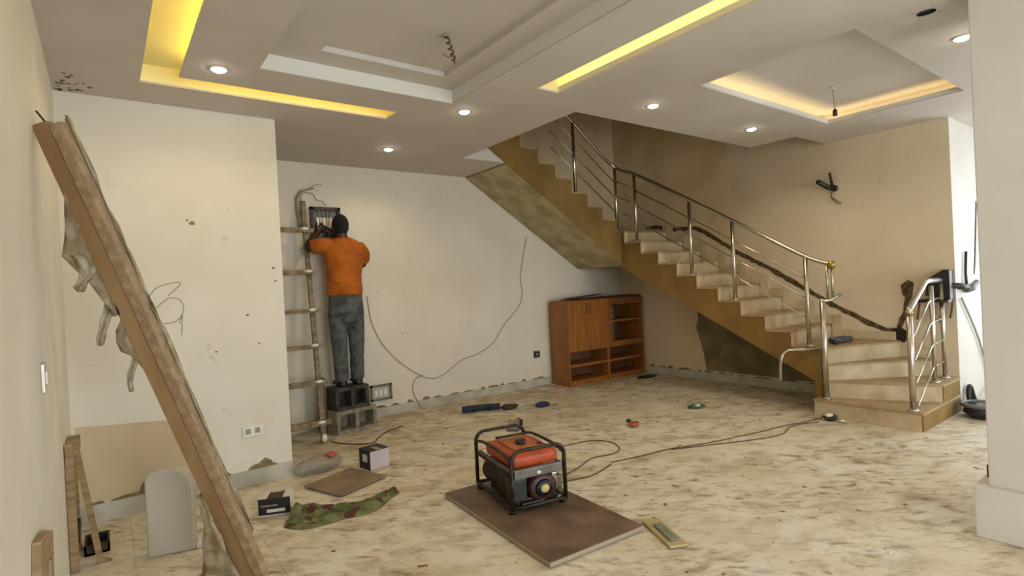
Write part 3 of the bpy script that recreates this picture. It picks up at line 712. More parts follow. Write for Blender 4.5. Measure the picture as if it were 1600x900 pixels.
film([(.0+.12*k, .050+.002*(k % 2), .064+.003*math.sin(k*1.7), -.028) for k in range(18)])
film([(1.75+.08*k, -.06-[0,.02,.05,.09,.12,.14,.14][k], -.045, .05) for k in range(7)])
# hanging rags of film
for (x, y, z, L_, s) in ((.005, 3.02, 1.52, .30, .035), (.10, 3.03, 1.34, .34, .03), (-.06, 3.0, 1.62, .16, .05)):
    mb = MB(); K = 4; NR_ = 9
    for i in range(NR_):
        f = i/(NR_-1); wv = s*(1-.75*f)
        for k in range(K+1):
            g_ = k/K-.5; mb.v.append(Vector((x+wv*2*g_+.02*math.sin(5*f)+rnd.uniform(-.006, .006), y+.02*math.sin(9*g_+4*f), z-L_*f)))
    for i in range(NR_-1):
        for k in range(K):
            q = i*(K+1)+k; mb.face((q, q+1, q+K+2, q+K+1))
    o = mb.build('film_rag', M_plastic, pk, True); md = o.modifiers.new('thick', 'SOLIDIFY'); md.thickness = .0015

# ------------------------------------------------------------------ trestle and odd pieces by the side wall
t = thing('timber_trestle', 'small timber trestle with a slanting brace by the side wall corner', 'trestle', (-.16, 3.75, 0))
MB().box(-.197, -.160, 3.70, 3.73, 0, .68, bev=.003).build('post', M_wood, t)
MB().prism([(-.16, .60), (-.135, .62), (-.06, .02), (-.02, 0), (-.085, 0)], 3.74, 3.78, 'Y').build('brace', M_wood, t)
MB().box(-.197, -.14, 3.73, 4.05, .60, .66, bev=.003).build('top_rail', M_wood, t)
MB().box(-.195, -.16, 4.02, 4.06, 0, .60, bev=.003).build('post', M_wood, t)
MB().box(-.190, -.155, 3.73, 4.02, .14, .19, bev=.003).build('low_rail', M_darkm, t)
t = thing('paint_tray', 'dusty dark tray on the floor under the timber trestle', 'tray', (-.09, 3.98, 0))
mb = MB().box(-.145, -.03, 3.90, 4.10, 0, .012); mb.build('base', M_darkm, t)
for a in ((-.145,-.135,3.90,4.10), (-.04,-.03,3.90,4.10), (-.145,-.03,3.90,3.91), (-.145,-.03,4.09,4.10)): MB().box(*a, .0, .055).build('rim', M_darkm, t)
# arched pale panel
t = thing('moulded_panel', 'pale grey moulded panel with a rounded top standing on the floor', 'panel', (.26, 3.64, 0))
Mx2 = frame((.255, 3.63, 0), -16)
n = 14; hw, hh, rr = .115, .47, .10
poly = [(-hw, 0), (hw, 0), (hw, hh-rr*1.3)]+[(hw-rr+rr*math.cos(R(a)), hh-rr*1.3+rr*1.3*math.sin(R(a))) for a in range(8, 90, 9)]+[(-hw+.07-.07*math.sin(R(a)), hh-.05+.05*math.cos(R(a))) for a in range(0, 91, 10)]
mb = MB().prism(poly, -.04, .04, 'Y', M=Mx2); o = mb.build('shell', mat('pale_grey_moulding', 'b5ada0', 'aaa294', scale=3, rough=.5), t)
bv = o.modifiers.new('soft', 'BEVEL'); bv.width = .012; bv.segments = 3; bv.limit_method = 'ANGLE'
mb = MB().box(hw+.001, hw+.05, -.03, .05, 0, .03, Mx2, bev=.006); mb.build('foot', M_white, t)
# crumpled film at the foot of the bars
t = MB(); K = 12
for i in range(K):
    for k in range(K):
        u, v = i/(K-1), k/(K-1)
        t.v.append(Vector((.33+.20*u+rnd.uniform(-.01, .01), 3.02+.20*v, max(.002, (.22*(1-abs(2*v-1)**1.5)*math.sin(math.pi*u)**.5)+rnd.uniform(-.02, .02)*(0 < i < K-1 and 0 < k < K-1)))))
for i in range(K-1):
    for k in range(K-1): t.face((i*K+k, i*K+k+1, (i+1)*K+k+1, (i+1)*K+k))
o = t.build('plastic_sheet', mat('grey_dusty_film', '9a8d74', '7a6c53', scale=12, rough=.4, bump=.5, bscale=20), None, True, origin=(.43, 3.12, 0))
tag(o, 'crumpled dusty plastic sheet heaped behind the foot of the leaning bars', 'plastic sheet')
# wood offcut on the side wall near the frame edge
t = thing('wood_offcut', 'splintered timber offcut propped against the side wall', 'offcut', (XL+.02, 2.35, 0))
MB().prism([(2.12, .0), (2.42, .0), (2.50, .45), (2.55, .61), (2.34, .68), (2.15, .71), (2.04, .50)], XL+.001, XL+.022, 'X').build('board', M_wood, t)
MB().prism([(2.20, .04), (2.30, .04), (2.44, .55), (2.34, .58)], XL+.022, XL+.028, 'X').build('splinter', M_plankb, t)

# ------------------------------------------------------------------ ladder
LD0 = Vector((1.60, 5.20, 0)); LD1 = Vector((1.675, 5.74, 2.36))
t = thing('timber_ladder', 'rough timber ladder with nailed plaster-caked rungs beside the working man', 'ladder', (1.45, 5.2, 0))
def ldp(f, dx): p = LD0.lerp(LD1, f); return Vector((p.x+dx, p.y, p.z))
for dx in (0, -.46):
    mb = MB(); n = len(mb.v)
    for f in (0, 1):
        p = ldp(f, dx)
        for ox, oy in ((-.022,-.018), (.022,-.018), (.022,.018), (-.022,.018)): mb.v.append(p+Vector((ox, oy, 0)))
    for q in ((0,3,2,1),(4,5,6,7),(0,1,5,4),(1,2,6,5),(2,3,7,6),(3,0,4,7)): mb.face(q)
    mb.build('rail', M_timber, t)
for k, (zz, h_) in enumerate(((.19, .05), (.56, .05), (.90, .04), (1.24, .035), (1.62, .045), (2.05, .045))):
    p = ldp(zz/LD1.z, 0)
    Mr = frame((p.x-.23, p.y-.04, p.z), 0, 0, random.uniform(-1.5, 1.5))
    o = MB().box(-.34, .30, -.02, .02, -h_/2, h_/2, Mr, bev=.003).build('rung', M_timber, t)
    for s in (.19, -.26):
        c = Vector((p.x-.23+s+.03*random.random(), p.y-.062, p.z+.012))
        MB().ball(c, .045, .012, .018, sub=1).build('plaster_splash', M_white, t, True)
MB().ball(ldp(.03, 0)+Vector((.0, -.03, -.02)), .026, .02, .04, sub=2).build('plaster_splash', M_white, t, True)

# ------------------------------------------------------------------ concrete blocks
def hollow_block(name, label, c, rz, L, H, D, m):
    t = thing(name, label, 'block', (c[0], c[1], c[2])); Mb = frame(c, rz); wt = .035
    hole = L/2-wt*1.5
    mb = MB()
    xs = [-L/2, -L/2+wt, -wt/2, wt/2, L/2-wt, L/2]; 
    for a, b in ((xs[0], xs[1]), (xs[2], xs[3]), (xs[4], xs[5])): mb.box(a, b, -D/2, D/2, 0, H, Mb)
    for a, b in ((xs[1], xs[2]), (xs[3], xs[4])):
        mb.box(a, b, -D/2, D/2, 0, wt, Mb); mb.box(a, b, -D/2, D/2, H-wt, H, Mb)
    mb.build('shell', m, t)
    MB().box(-L/2+wt, -wt/2, D/2-.06, D/2-.012, wt, H-wt, Mb).build('core_web', m, t)
    MB().box(wt/2, L/2-wt, D/2-.06, D/2-.012, wt, H-wt, Mb).build('core_web', m, t)
    return t
hollow_block('concrete_block', 'grey hollow concrete block lying flat on the floor under the man', (1.985, 5.50, 0), 10, .45, .225, .22, M_block)
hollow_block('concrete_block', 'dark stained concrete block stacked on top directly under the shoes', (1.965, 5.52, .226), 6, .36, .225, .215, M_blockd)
o = MB().bevbox(1.685, 1.745, 5.54, 5.62, 0, .56, .004).build('wood_plank', mat('dirty_grey_plank', '6d6353', '4a4237', scale=9, rough=.9, stretch=(3,3,.6)), None, origin=(1.74, 5.56, 0))
tag(o, 'short dirty upright plank standing beside the stacked blocks', 'plank')

# ------------------------------------------------------------------ the man
man = thing('person', 'man in an orange t-shirt and grey jeans working at the fuse box, seen from behind', 'person', (1.97, 5.50, .455))
ZF = .455
body = MB()
# legs, hips, torso, neck, head as lofts (joined into one surface)
def limb(pts, rad, sx=1.0, seg=14): body.tube(spline(pts, 5), interp(rad, len(pts), 5), seg, True, sx)
def interp(rad, n, k):
    out = []
    for i in range(n-1):
        for q in range(k): out.append(rad[i]+(rad[i+1]-rad[i])*q/k)
    out.append(rad[-1]); return out
cx, cy = 1.985, 5.50
X_ = Vector((1,0,0)); Y_ = Vector((0,1,0))
def ring(x, y, z, a, b): return (Vector((x, y, z)), X_*a, Y_*b)
body.rings([ring(cx, cy, 1.16, .15, .10), ring(cx, cy, 1.26, .165, .115), ring(cx, cy, 1.36, .155, .105), ring(cx, cy, 1.48, .145, .10), ring(cx+.005, cy, 1.62, .16, .105), ring(cx+.01, cy, 1.76, .18, .11), ring(cx+.01, cy+.005, 1.87, .18, .10), ring(cx+.01, cy+.02, 1.93, .13, .075), ring(cx+.01, cy+.035, 1.97, .07, .06)], 20)
body.rings([ring(cx+.01, cy+.03, 1.94, .062, .06), ring(cx+.008, cy+.045, 1.99, .056, .058), ring(cx+.006, cy+.055, 2.04, .056, .06)], 16)
HC = Vector((cx+.005, cy+.075, 2.085))
body.ball(HC, .076, .095, .115, sub=3); body.ball(HC+Vector((0, .035, -.06)), .055, .065, .06)
for s in (-1, 1): body.ball(HC+Vector((s*.08, .0, -.015)), .012, .02, .032)       # ears
body.ball(HC+Vector((0, .104, -.015)), .014, .018, .022)                            # nose
body.ball(HC+Vector((0, .092, -.058)), .026, .012, .010)                            # lips
for s in (-1, 1): body.ball(HC+Vector((s*.03, .084, .012)), .014, .010, .009)       # eyelids
legs = (((cx-.088, cy, 1.20), (cx-.095, cy-.012, .95), (cx-.088, cy-.005, .75), (cx-.078, cy+.01, .52)), ((cx+.088, cy+.01, 1.20), (cx+.092, cy, .95), (cx+.09, cy+.005, .75), (cx+.088, cy+.02, .52)))
for lg in legs: limb(lg, [.095, .075, .058, .042])
# arms: the one on the ladder side lifted outwards, the other folded up in front of the chest
aL = [(cx-.165, cy+.01, 1.90), (cx-.235, cy+.02, 1.89), (1.665, cy+.07, 1.865), (1.70, cy+.13, 1.93), (1.80, cy+.21, 2.03)]
aR = [(cx+.175, cy+.01, 1.89), (cx+.225, cy+.05, 1.80), (cx+.235, cy+.13, 1.69), (cx+.16, cy+.20, 1.83), (cx-.02, cy+.215, 2.03)]
limb(aL, [.055, .050, .042, .038, .028]); limb(aR, [.055, .050, .042, .038, .028])
# hands: palm and five fingers each
def hand(wr, d, side):
    d = Vector(d).normalized(); wr = Vector(wr); sdv = Vector(side).normalized(); nn = d.cross(sdv).normalized()
    body.tube([wr, wr+d*.04, wr+d*.085], [.026, .036, .036], 12, True, .5)
    for k, (o_, L_) in enumerate(((-.030, .062), (-.010, .074), (.011, .070), (.031, .054))):
        b0 = wr+d*.078+sdv*o_
        body.tube([b0, b0+d*L_*.5+nn*.006, b0+d*L_*.85+nn*.022, b0+d*L_*.95+nn*.034], [.010, .0095, .009, .007], 8)
    b0 = wr+d*.03-sdv*.034
    body.tube([b0, b0+d*.03-sdv*.026+nn*.01, b0+d*.062-sdv*.030+nn*.022], [.012, .011, .009], 8)
hand(aL[-1], (.55, .25, .6), (.5, .2, -.7)); hand(aR[-1], (-.6, .2, .35), (.3, 0, .8))
# feet under the shoes
for lg, s in zip(legs, (-1, 1)):
    e = Vector(lg[-1]); body.tube([e, e+Vector((0, 0, -.03)), e+Vector((0, .06, -.045)), e+Vector((s*.01, .15, -.05))], [.042, .044, .036, .022], 12)
bo = body.build('body', M_skin, man, True); remesh(bo, .007, 3)
# t-shirt
sh = MB()
sh.rings([ring(cx-.005, cy, 1.375, .182, .135), ring(cx, cy, 1.44, .180, .135), ring(cx, cy, 1.54, .172, .128), ring(cx+.005, cy, 1.64, .182, .130), ring(cx+.01, cy, 1.76, .202, .132), ring(cx+.01, cy+.004, 1.86, .205, .12), ring(cx+.01, cy+.015, 1.925, .165, .095), ring(cx+.01, cy+.03, 1.965, .085, .075)], 28)
sh.tube(spline([(cx-.13, cy+.005, 1.885), (cx-.215, cy+.015, 1.885), (cx-.305, cy+.055, 1.87)], 5), interp([.075, .078, .070], 3, 5), 16)
sh.tube(spline([(cx+.15, cy+.0, 1.875), (cx+.215, cy+.035, 1.80), (cx+.235, cy+.09, 1.73)], 5), interp([.075, .078, .070], 3, 5), 16)
# cloth folds pulled towards the lifted arm
for z, a in ((1.46, .012), (1.43, .010), (1.53, .008)):
    sh.tube(spline([(cx-.16, cy-.085, z), (cx-.03, cy-.130, z-.02), (cx+.13, cy-.105, z+.015)], 6), .007, 8)
sh.tube(spline([(cx-.10, cy-.10, 1.82), (cx-.01, cy-.125, 1.70), (cx+.06, cy-.12, 1.60)], 6), .008, 8)
so = sh.build('t_shirt', M_shirt, man, True); remesh(so, .009, 7)
# jeans
jn = MB()
jn.rings([ring(cx, cy, 1.10, .150, .115), ring(cx, cy, 1.20, .180, .135), ring(cx, cy, 1.30, .175, .128), ring(cx, cy, 1.40, .165, .118)], 24)
for lg in legs:
    p = [Vector(q) for q in lg]; p[-1] = p[-1]+Vector((0, -.005, -.01))
    jn.tube(spline(p, 6), interp([.098, .082, .070, .066], 4, 6), 18)
    for k in range(5):
        z = .56+.035*k; c = Vector((p[-1].x+(p[-2].x-p[-1].x)*(z-.52)/.23, p[-1].y, z))
        jn.rings([(c+Vector((0,0,-.012)), X_*.064, Y_*.066), (c, X_*.077, Y_*.078), (c+Vector((0,0,.012)), X_*.064, Y_*.066)], 16)
jo = jn.build('jeans', M_jeans, man, True); remesh(jo, .009, 3)
# hair and shoes
hr = MB().ball(HC+Vector((0, -.012, .022)), .084, .10, .108, sub=3); hr.ball(HC+Vector((0, -.05, -.03)), .066, .05, .07)
ho = hr.build('hair', M_hair, man, True); remesh(ho, .008, 2)
for lg, s in zip(legs, (-1, 1)):
    e = Vector(lg[-1]); sm = MB()
    sm.rings([(Vector((e.x, e.y-.01, ZF+.002)), X_*.047, Y_*.06), (Vector((e.x, e.y, ZF+.04)), X_*.05, Y_*.062), (Vector((e.x, e.y, ZF+.11)), X_*.052, Y_*.054)], 16)
    sm.rings([(Vector((e.x, e.y-.04, ZF+.03)), X_*.045, Vector((0,0,.028))), (Vector((e.x+s*.005, e.y+.06, ZF+.034)), X_*.05, Vector((0,0,.032))), (Vector((e.x+s*.01, e.y+.14, ZF+.029)), X_*.046, Vector((0,0,.027))), (Vector((e.x+s*.012, e.y+.18, ZF+.022)), X_*.025, Vector((0,0,.016)))], 14)
    o = sm.build('shoe', M_dark, man, True); remesh(o, .008, 2)

# ------------------------------------------------------------------ cabinets
CM = frame((4.905, 5.37, 0), -2)
def cabinet(label, x0, x1, doors):
    t = thing('cabinet', label, 'cabinet', CM @ Vector(((x0+x1)/2, .2, 0)))
    D, H, tk = .36, 1.145, .02
    def pt(n, *a, m=M_cab, b=.0015): return MB().box(*a, CM, bev=b).build(n, m, t)
    for a in ((0, .52), (.52, H)):
        pt('side_panel', x0, x0+tk, 0, D, a[0]+.001, a[1]-.001); pt('side_panel', x1-tk, x1, 0, D, a[0]+.001, a[1]-.001)
    pt('top_panel', x0+tk, x1-tk, 0, D, H-.03, H-.002, m=M_cabd); pt('bottom_panel', x0+tk, x1-tk, .01, D, .05, .07)
    pt('plinth', x0+tk, x1-tk, .02, .035, .0, .05); pt('mid_panel', x0+tk, x1-tk, 0, D, .455, .53)
    pt('back_panel', x0+tk, x1-tk, D-.008, D-.001, .05, H-.03, m=mat('cabinet_back', '6d452a', '58351e', scale=4, rough=.7))
    pt('shelf', x0+tk, x1-tk, .01, D-.01, .25, .285)
    if doors:
        xm = (x0+x1)/2
        for a, b, hx in ((x0+.004, xm-.002, xm-.03), (xm+.002, x1-.004, xm+.03)):
            d = pt('door', a, b, -.02, -.001, .46, H-.012)
            MB().box(hx-.009, hx+.009, -.028, -.02, H-.20, H-.045, CM, bev=.003).build('handle', M_cabh, d)
    else:
        pt('shelf', x0+tk, x1-tk, .01, D-.01, .80, .83)
        pt('face_frame', x0+tk, x0+.09, 0, .018, .53, H-.03, m=M_cabd); pt('face_frame', x0+.09, x1-tk, 0, .018, H-.10, H-.03, m=M_cabd)
        pt('grey_bracket', x0+.09, x0+.19, .05, D-.02, .54, .79, m=M_grey); pt('grey_bracket', x0+.09, x0+.19, .05, D-.02, .835, 1.03, m=M_grey)
    return t
cabinet('teak cabinet with closed double doors over two open shelves', 0, .725, True)
cabinet('teak cabinet without doors, open shelves on every level, standing in the wall corner', .728, 1.45, False)
for i, (a, z, L_) in enumerate(((4, 1.148, .75), (7, 1.163, .62))):
    Mb = CM @ frame((.08+.1*i, .06, z), a, 0, -2.2*i-.3)
    o = MB().bevbox(0, L_, 0, .16, .003, .014, .002, Mb).build('loose_board', mat('dark_board', '3b2417', '2a1910', scale=8, rough=.6), None)
    tag(o, ['thin dark board lying flat on top of the door cabinet', 'tilted dark board stacked uppermost on the door cabinet'][i], 'board', 'loose boards on the cabinet')
Mb = CM @ frame((.86, .02, 1.147), 0)
o = MB().bevbox(0, .58, 0, .30, 0, .018, .003, Mb).build('loose_board', mat('cabinet_offcut', '5a3620', '43271a', scale=9, rough=.7), None); tag(o, 'rough-edged brown board on top of the doorless cabinet', 'board', 'loose boards on the cabinet')
mb = MB(); mb.rings([ring(6.10, 5.08, .001, .19, .09), ring(6.10, 5.08, .012, .185, .085), ring(6.10, 5.08, .018, .14, .06)], 20)
tag(mb.build('dark_mat', M_dark, None, origin=(6.10, 5.08, 0)), 'flat black scrap of rubber mat on the floor by the cabinet corner', 'mat')

# ------------------------------------------------------------------ generator on a brown tile
Mt = frame((1.69, 2.06, 0), -3.7)
t = thing('loose_tile', 'large brown stone tile lying under the portable generator', 'tile', (1.69, 2.06, 0))
MB().bevbox(0, .65, 0, 1.17, .008, .030, .003, Mt).build('slab', M_tileedge, t)
MB().bevbox(.002, .648, .002, 1.168, .0285, .0335, .002, Mt).build('face', M_tile, t)
MB().box(.05, .57, .05, 1.1, 0, .0085, Mt).build('bedding', M_raw, t)
G = frame((1.868, 2.60, .0335), -11) @ Matrix.Diagonal((1, 1, .87, 1))
gen = thing('generator', 'portable petrol generator with orange tank in a black tube frame', 'generator', (2.11, 2.89, .0335))
W_, L_, H_ = .39, .59, .41
rt_ = .013
def gt(pts, r=rt_, name='frame_tube', m=M_darkm, seg=10): return MB().tube(pts, r, seg, M=G).build(name, m, gen, True)
def loop(y):
    c = .07; z1 = H_+.02
    return [(rt_, y, .03), (rt_, y, z1-c)]+arc((rt_+c, y, z1-c), c, 180, 90, 6)+arc((W_-rt_-c, y, z1-c), c, 90, 0, 6)+[(W_-rt_, y, .03)]
gt(loop(.02)); gt(loop(L_-.02))
for x in (rt_, W_-rt_):
    gt([(x, .02, .04), (x, L_-.02, .04)]); gt([(x, .02, .27), (x, L_-.02, .27)], .011)
    gt(spline([(x, .02, H_-.05), (x, .16, H_-.02), (x, L_-.16, H_-.02), (x, L_-.02, H_-.05)], 4), .011)
for y in (.02, L_-.02): gt([(rt_, y, .04), (W_-rt_, y, .04)])
gt([(rt_+.06, L_*.62, H_+.015), (W_-.07, L_*.62, H_+.015)], .010)
for x in (.02, W_-.02):
    for y in (.05, L_-.05): MB().tube([G @ Vector((x, y, 0)), G @ Vector((x, y, .03))], .022, 12).build('rubber_foot', M_dark, gen, True)
def gb(name, m, *a, b=.008): return MB().bevbox(*a, b, G).build(name, m, gen)
tk = MB(); tk.bevbox(.035, W_-.035, .05, L_-.12, .29, .385, .03, G); tk = tk.build('fuel_tank', M_orange, gen, True)
MB().bevbox(.10, W_-.10, .12, L_-.18, .378, .398, .009, G).build('tank_top', mat('faded_orange_paint', 'b5703c', 'a35828', scale=8, rough=.55), tk)
MB().tube([G @ Vector((.19, .24, .39)), G @ Vector((.19, .24, .425))], .034, 16).build('fuel_cap', M_dark, tk, True)
MB().tube([G @ Vector((.29, .18, .392)), G @ Vector((.29, .18, .405))], .018, 12).build('gauge', M_dark, tk, True)
gb('front_panel', M_grey, .03, W_-.03, .012, .05, .235, .30); gb('side_panel', M_grey, .012, .03, .05, L_-.06, .255, .30, b=.004)
MB().ball(Vector((.19, .008, .262)), .016, .004, .012, M=G, sub=2).build('badge', M_white, gen, True)
gb('engine_block', M_darkm, .05, .30, .10, .34, .07, .23, b=.02)
gb('air_filter', mat('green_black_plastic', '2a302a', '1d211d', scale=9, rough=.5), .03, .13, .05, .16, .06, .225, b=.015)
for k in range(5): gb('cooling_fin', M_darkm, .27, .36, .15, .30, .09+.026*k, .10+.026*k, b=.002)
yr = .035
st = MB().tube([(.235, .10, .135), (.235, yr+.01, .135), (.235, yr, .135)], [.098, .095, .075], 28, M=G).build('recoil_starter', mat('brown_red_plastic', '4a2118', '2c1712', scale=14, rough=.5), gen, True)
MB().tube([(.235, yr+.002, .135), (.235, yr-.014, .135)], [.062, .055], 24, M=G).build('starter_cover', M_dark, st, True)
MB().tube([(.235, yr-.013, .135), (.235, yr-.018, .135)], [.030, .028], 20, M=G).build('emblem', mat('yellow_sticker', 'c5b47a', rough=.5), st, True)
gb('muffler', mat('heat_stained_steel', '8f8a78', '6f6752', scale=14, rough=.45, metal=.7), .325, .385, .06, .24, .08, .19, b=.02)
gb('muffler_guard', M_steel, .30, .335, .045, .065, .15, .22, b=.004)
MB().tube([(.13, .33, .15), (.13, .36, .15), (.13, .52, .15), (.13, .54, .15)], [.07, .10, .10, .08], 24, M=G).build('alternator', mat('brown_black_metal', '33261d', '231a14', scale=10, rough=.55), gen, True)
for k in range(4): MB().tube([(.13, .38+.035*k, .15), (.13, .39+.035*k, .15)], .103, 24, M=G).build('vent_ring', M_darkm, gen, True)
gb('engine_base', M_darkm, .06, .34, .06, .46, .03, .075, b=.006); gb('oil_pan', M_dark, .08, .24, .03, .09, .03, .06, b=.01)
MB().tube([(.34, .05, .04), (.34, .035, .05)], .016, 12, M=G).build('drain_plug', M_steel, gen, True)

t = thing('pump_motor', 'small pale motor with a round dark port just behind the generator', 'motor', (3.13, 4.26, 0))
Mm = frame((3.13, 4.26, 0), 38)
MB().bevbox(-.07, .07, -.05, .05, .012, .10, .012, Mm).build('housing', mat('dusty_grey_cast', '8d8672', '74694f', scale=12, rough=.8), t)
MB().bevbox(-.09, .09, -.06, .06, 0, .014, .004, Mm).build('foot', M_grey, t)
MB().tube([(.045, -.048, .055), (.045, -.068, .055)], .032, 18, M=Mm).build('port', M_dark, t, True)
MB().bevbox(-.06, .0, -.03, .03, .10, .135, .006, Mm).build('terminal_cap', mat('cream_cap', 'b8a578', rough=.7), t)

# plasterer's float
Mf = frame((2.385, 1.92, 0), -25)
t = thing('plastering_float', 'cream plastic plastering float with a grey handle strip beside the brown tile', 'float', (2.37, 1.90, 0))
MB().bevbox(-.052, .052, -.165, .165, .006, .018, .004, Mf).build('blade', mat('cream_plastic', 'b7a474', 'a39062', scale=8, rough=.6), t)
MB().bevbox(-.026, .026, -.12, .08, .018, .030, .005, Mf).build('handle', mat('grey_green_pad', '7c7e6b', '6a6b58', scale=12, rough=.8), t)
MB().box(-.045, .045, -.155, .155, 0, .007, Mf).build('sole', M_grey, t)

# ------------------------------------------------------------------ boxes, tile, cloth, bag
def carton(label, loc, rz, L, D, H, mats, open_top):
    t = thing('carton', label, 'box', loc); Mb = frame(loc, rz); wt = .005
    MB().box(-L/2, L/2, -D/2, -D/2+wt, 0, H, Mb).build('front_panel', mats[0], t); MB().box(-L/2, L/2, D/2-wt, D/2, 0, H, Mb).build('rear_panel', mats[2], t)
    MB().box(-L/2, -L/2+wt, -D/2+wt, D/2-wt, 0, H, Mb).build('side_panel', mats[1], t); MB().box(L/2-wt, L/2, -D/2+wt, D/2-wt, 0, H, Mb).build('side_panel', mats[1], t)
    MB().box(-L/2, L/2, -D/2, D/2, 0, wt, Mb).build('bottom', mats[2], t)
    return t, Mb
M_cblk = mat('black_print_card', '14131a', rough=.5); M_cwht = mat('white_card', 'cfc8ba', rough=.6); M_clil = mat('pale_lilac_card', 'c2b6bb', rough=.6)
t, Mb = carton('open black and white carton printed with a white bar, next to the green cloth', (.845, 3.80, 0), -24, .19, .15, .115, (M_cblk, M_cwht, M_cwht), True)
MB().box(-.045, .065, -.0765, -.0755, .028, .048, Mb).build('printed_bar', M_cwht, t); MB().box(-.08, .02, -.0765, -.0755, .068, .075, Mb).build('printed_bar', M_greyc, t); MB().box(-.094, .094, -.0765, -.0755, .003, .014, Mb).build('printed_bar', M_clil, t)
MB().box(-.095, -.045, -.07, .07, .115, .118, Mb).build('flap', M_cwht, t); MB().box(.05, .095, -.07, .07, .115, .118, Mb).build('flap', M_cwht, t)
MB().box(-.045, .05, -.06, .06, .03, .108, Mb).build('contents', mat('brown_card', '4f3a22', rough=.9), t)
t, Mb = carton('lilac and black carton standing by the thin brown tile', (1.68, 4.20, 0), 9, .17, .17, .15, (M_clil, M_cblk, M_clil), False)
MB().box(-.085, .085, -.085, .085, .147, .152, Mb).build('lid', M_cblk, t); MB().box(-.02, .02, -.086, .02, .152, .154, Mb).build('tape', mat('tape_gold', '8f8266', rough=.4), t)
MB().box(-.0865, -.0855, -.04, .03, .06, .12, Mb).build('label_panel', M_cwht, t)
Mt2 = frame((1.37, 3.99, 0), 20)
t = thing('loose_tile', 'thin square brown tile lying between the two cartons', 'tile', (1.37, 3.99, 0))
MB().bevbox(-.215, .215, -.20, .20, .012, .022, .002, Mt2).build('slab', mat('taupe_tile', '8a765b', '76634a', scale=5, rough=.6), t)
MB().box(-.15, .15, -.15, .15, 0, .0125, Mt2).build('bedding', M_raw, t)
# green patterned cloth
mb = MB(); NU, NV = 46, 16; rc = random.Random(9)
axis = spline([(.90, 3.62, 0), (1.05, 3.50, 0), (1.22, 3.46, 0), (1.40, 3.50, 0), (1.58, 3.58, 0)], 12)
for i in range(NU):
    f = i/(NU-1); p = axis[min(int(f*(len(axis)-1)), len(axis)-1)]; q = axis[min(int(f*(len(axis)-1))+1, len(axis)-1)]
    tn = (q-p).normalized() if (q-p).length > 1e-6 else Vector((1,0,0)); pn = Vector((-tn.y, tn.x, 0)); wd = .13*(1-f)**.55+.03
    for k in range(NV):
        g_ = 2*k/(NV-1)-1
        z = .004+(.06*(1-f)+.022)*(1-g_*g_)*(.55+.55*math.sin(11*f+5*g_)*math.sin(9*g_+4*f))+.012*math.sin(37*f+6*g_)*(1-abs(g_))+.010*math.sin(23*g_+9*f)*(1-abs(g_))
        pp = p+pn*wd*g_*(1+.18*math.sin(14*f+g_)); mb.v.append(Vector((pp.x, pp.y, max(.003, z))))
for i in range(NU-1):
    for k in range(NV-1): mb.face((i*NV+k, i*NV+k+1, (i+1)*NV+k+1, (i+1)*NV+k))
mcl = mat('green_patterned_cloth', '565e36', '74774e', scale=16, rough=.95, bump=.3, lo=.4, hi=.6)
nt = mcl.node_tree; b = nt.nodes['Principled BSDF']; src = b.inputs['Base Color'].links[0].from_socket
n1 = nt.nodes.new('ShaderNodeTexNoise'); n1.inputs['Scale'].default_value = 9; gp = nt.nodes.new('ShaderNodeNewGeometry'); nt.links.new(gp.outputs['Position'], n1.inputs['Vector'])
rp = nt.nodes.new('ShaderNodeValToRGB'); rp.color_ramp.elements[0].position = .58; rp.color_ramp.elements[1].position = .62; nt.links.new(n1.outputs['Fac'], rp.inputs['Fac'])
mx = nt.nodes.new('ShaderNodeMix'); mx.data_type = 'RGBA'; nt.links.new(rp.outputs['Color'], mx.inputs['Factor']); nt.links.new(src, mx.inputs['A']); mx.inputs['B'].default_value = lin('4f2c22'); nt.links.new(mx.outputs['Result'], b.inputs['Base Color'])
o = mb.build('cloth', mcl, None, True, origin=(1.1, 3.5, 0)); tag(o, 'crumpled green and maroon patterned cloth on the floor', 'cloth')
# clear bag with red and blue things by the wall corner
mb = MB(); bm = bmesh.new(); bmesh.ops.create_icosphere(bm, subdivisions=3, radius=1); rb = random.Random(4)
for v in bm.verts:
    v.co = Vector((v.co.x*.20, v.co.y*.085, max(0, v.co.z*.07+.055)))*1.0+Vector((rb.uniform(-.007, .007), rb.uniform(-.007, .007), 0)); v.co.z = max(.002, v.co.z+rb.uniform(-.008, .008))
mb.addbm(bm, frame((1.30, 4.40, 0), 8))
t = thing('plastic_bag', 'clear plastic bag with a red knot lying by the foot of the wall corner', 'bag', (1.30, 4.40, 0))
mb.build('film', mat('clear_dusty_film', '9a968f', '7a756a', scale=14, rough=.2, alpha=.42, bump=.5, bscale=25), t, True)
MB().ball(Vector((1.40, 4.38, .12)), .045, .04, .025, sub=2).build('red_knot', mat('red_plastic', 'a8503c', rough=.4), t, True)
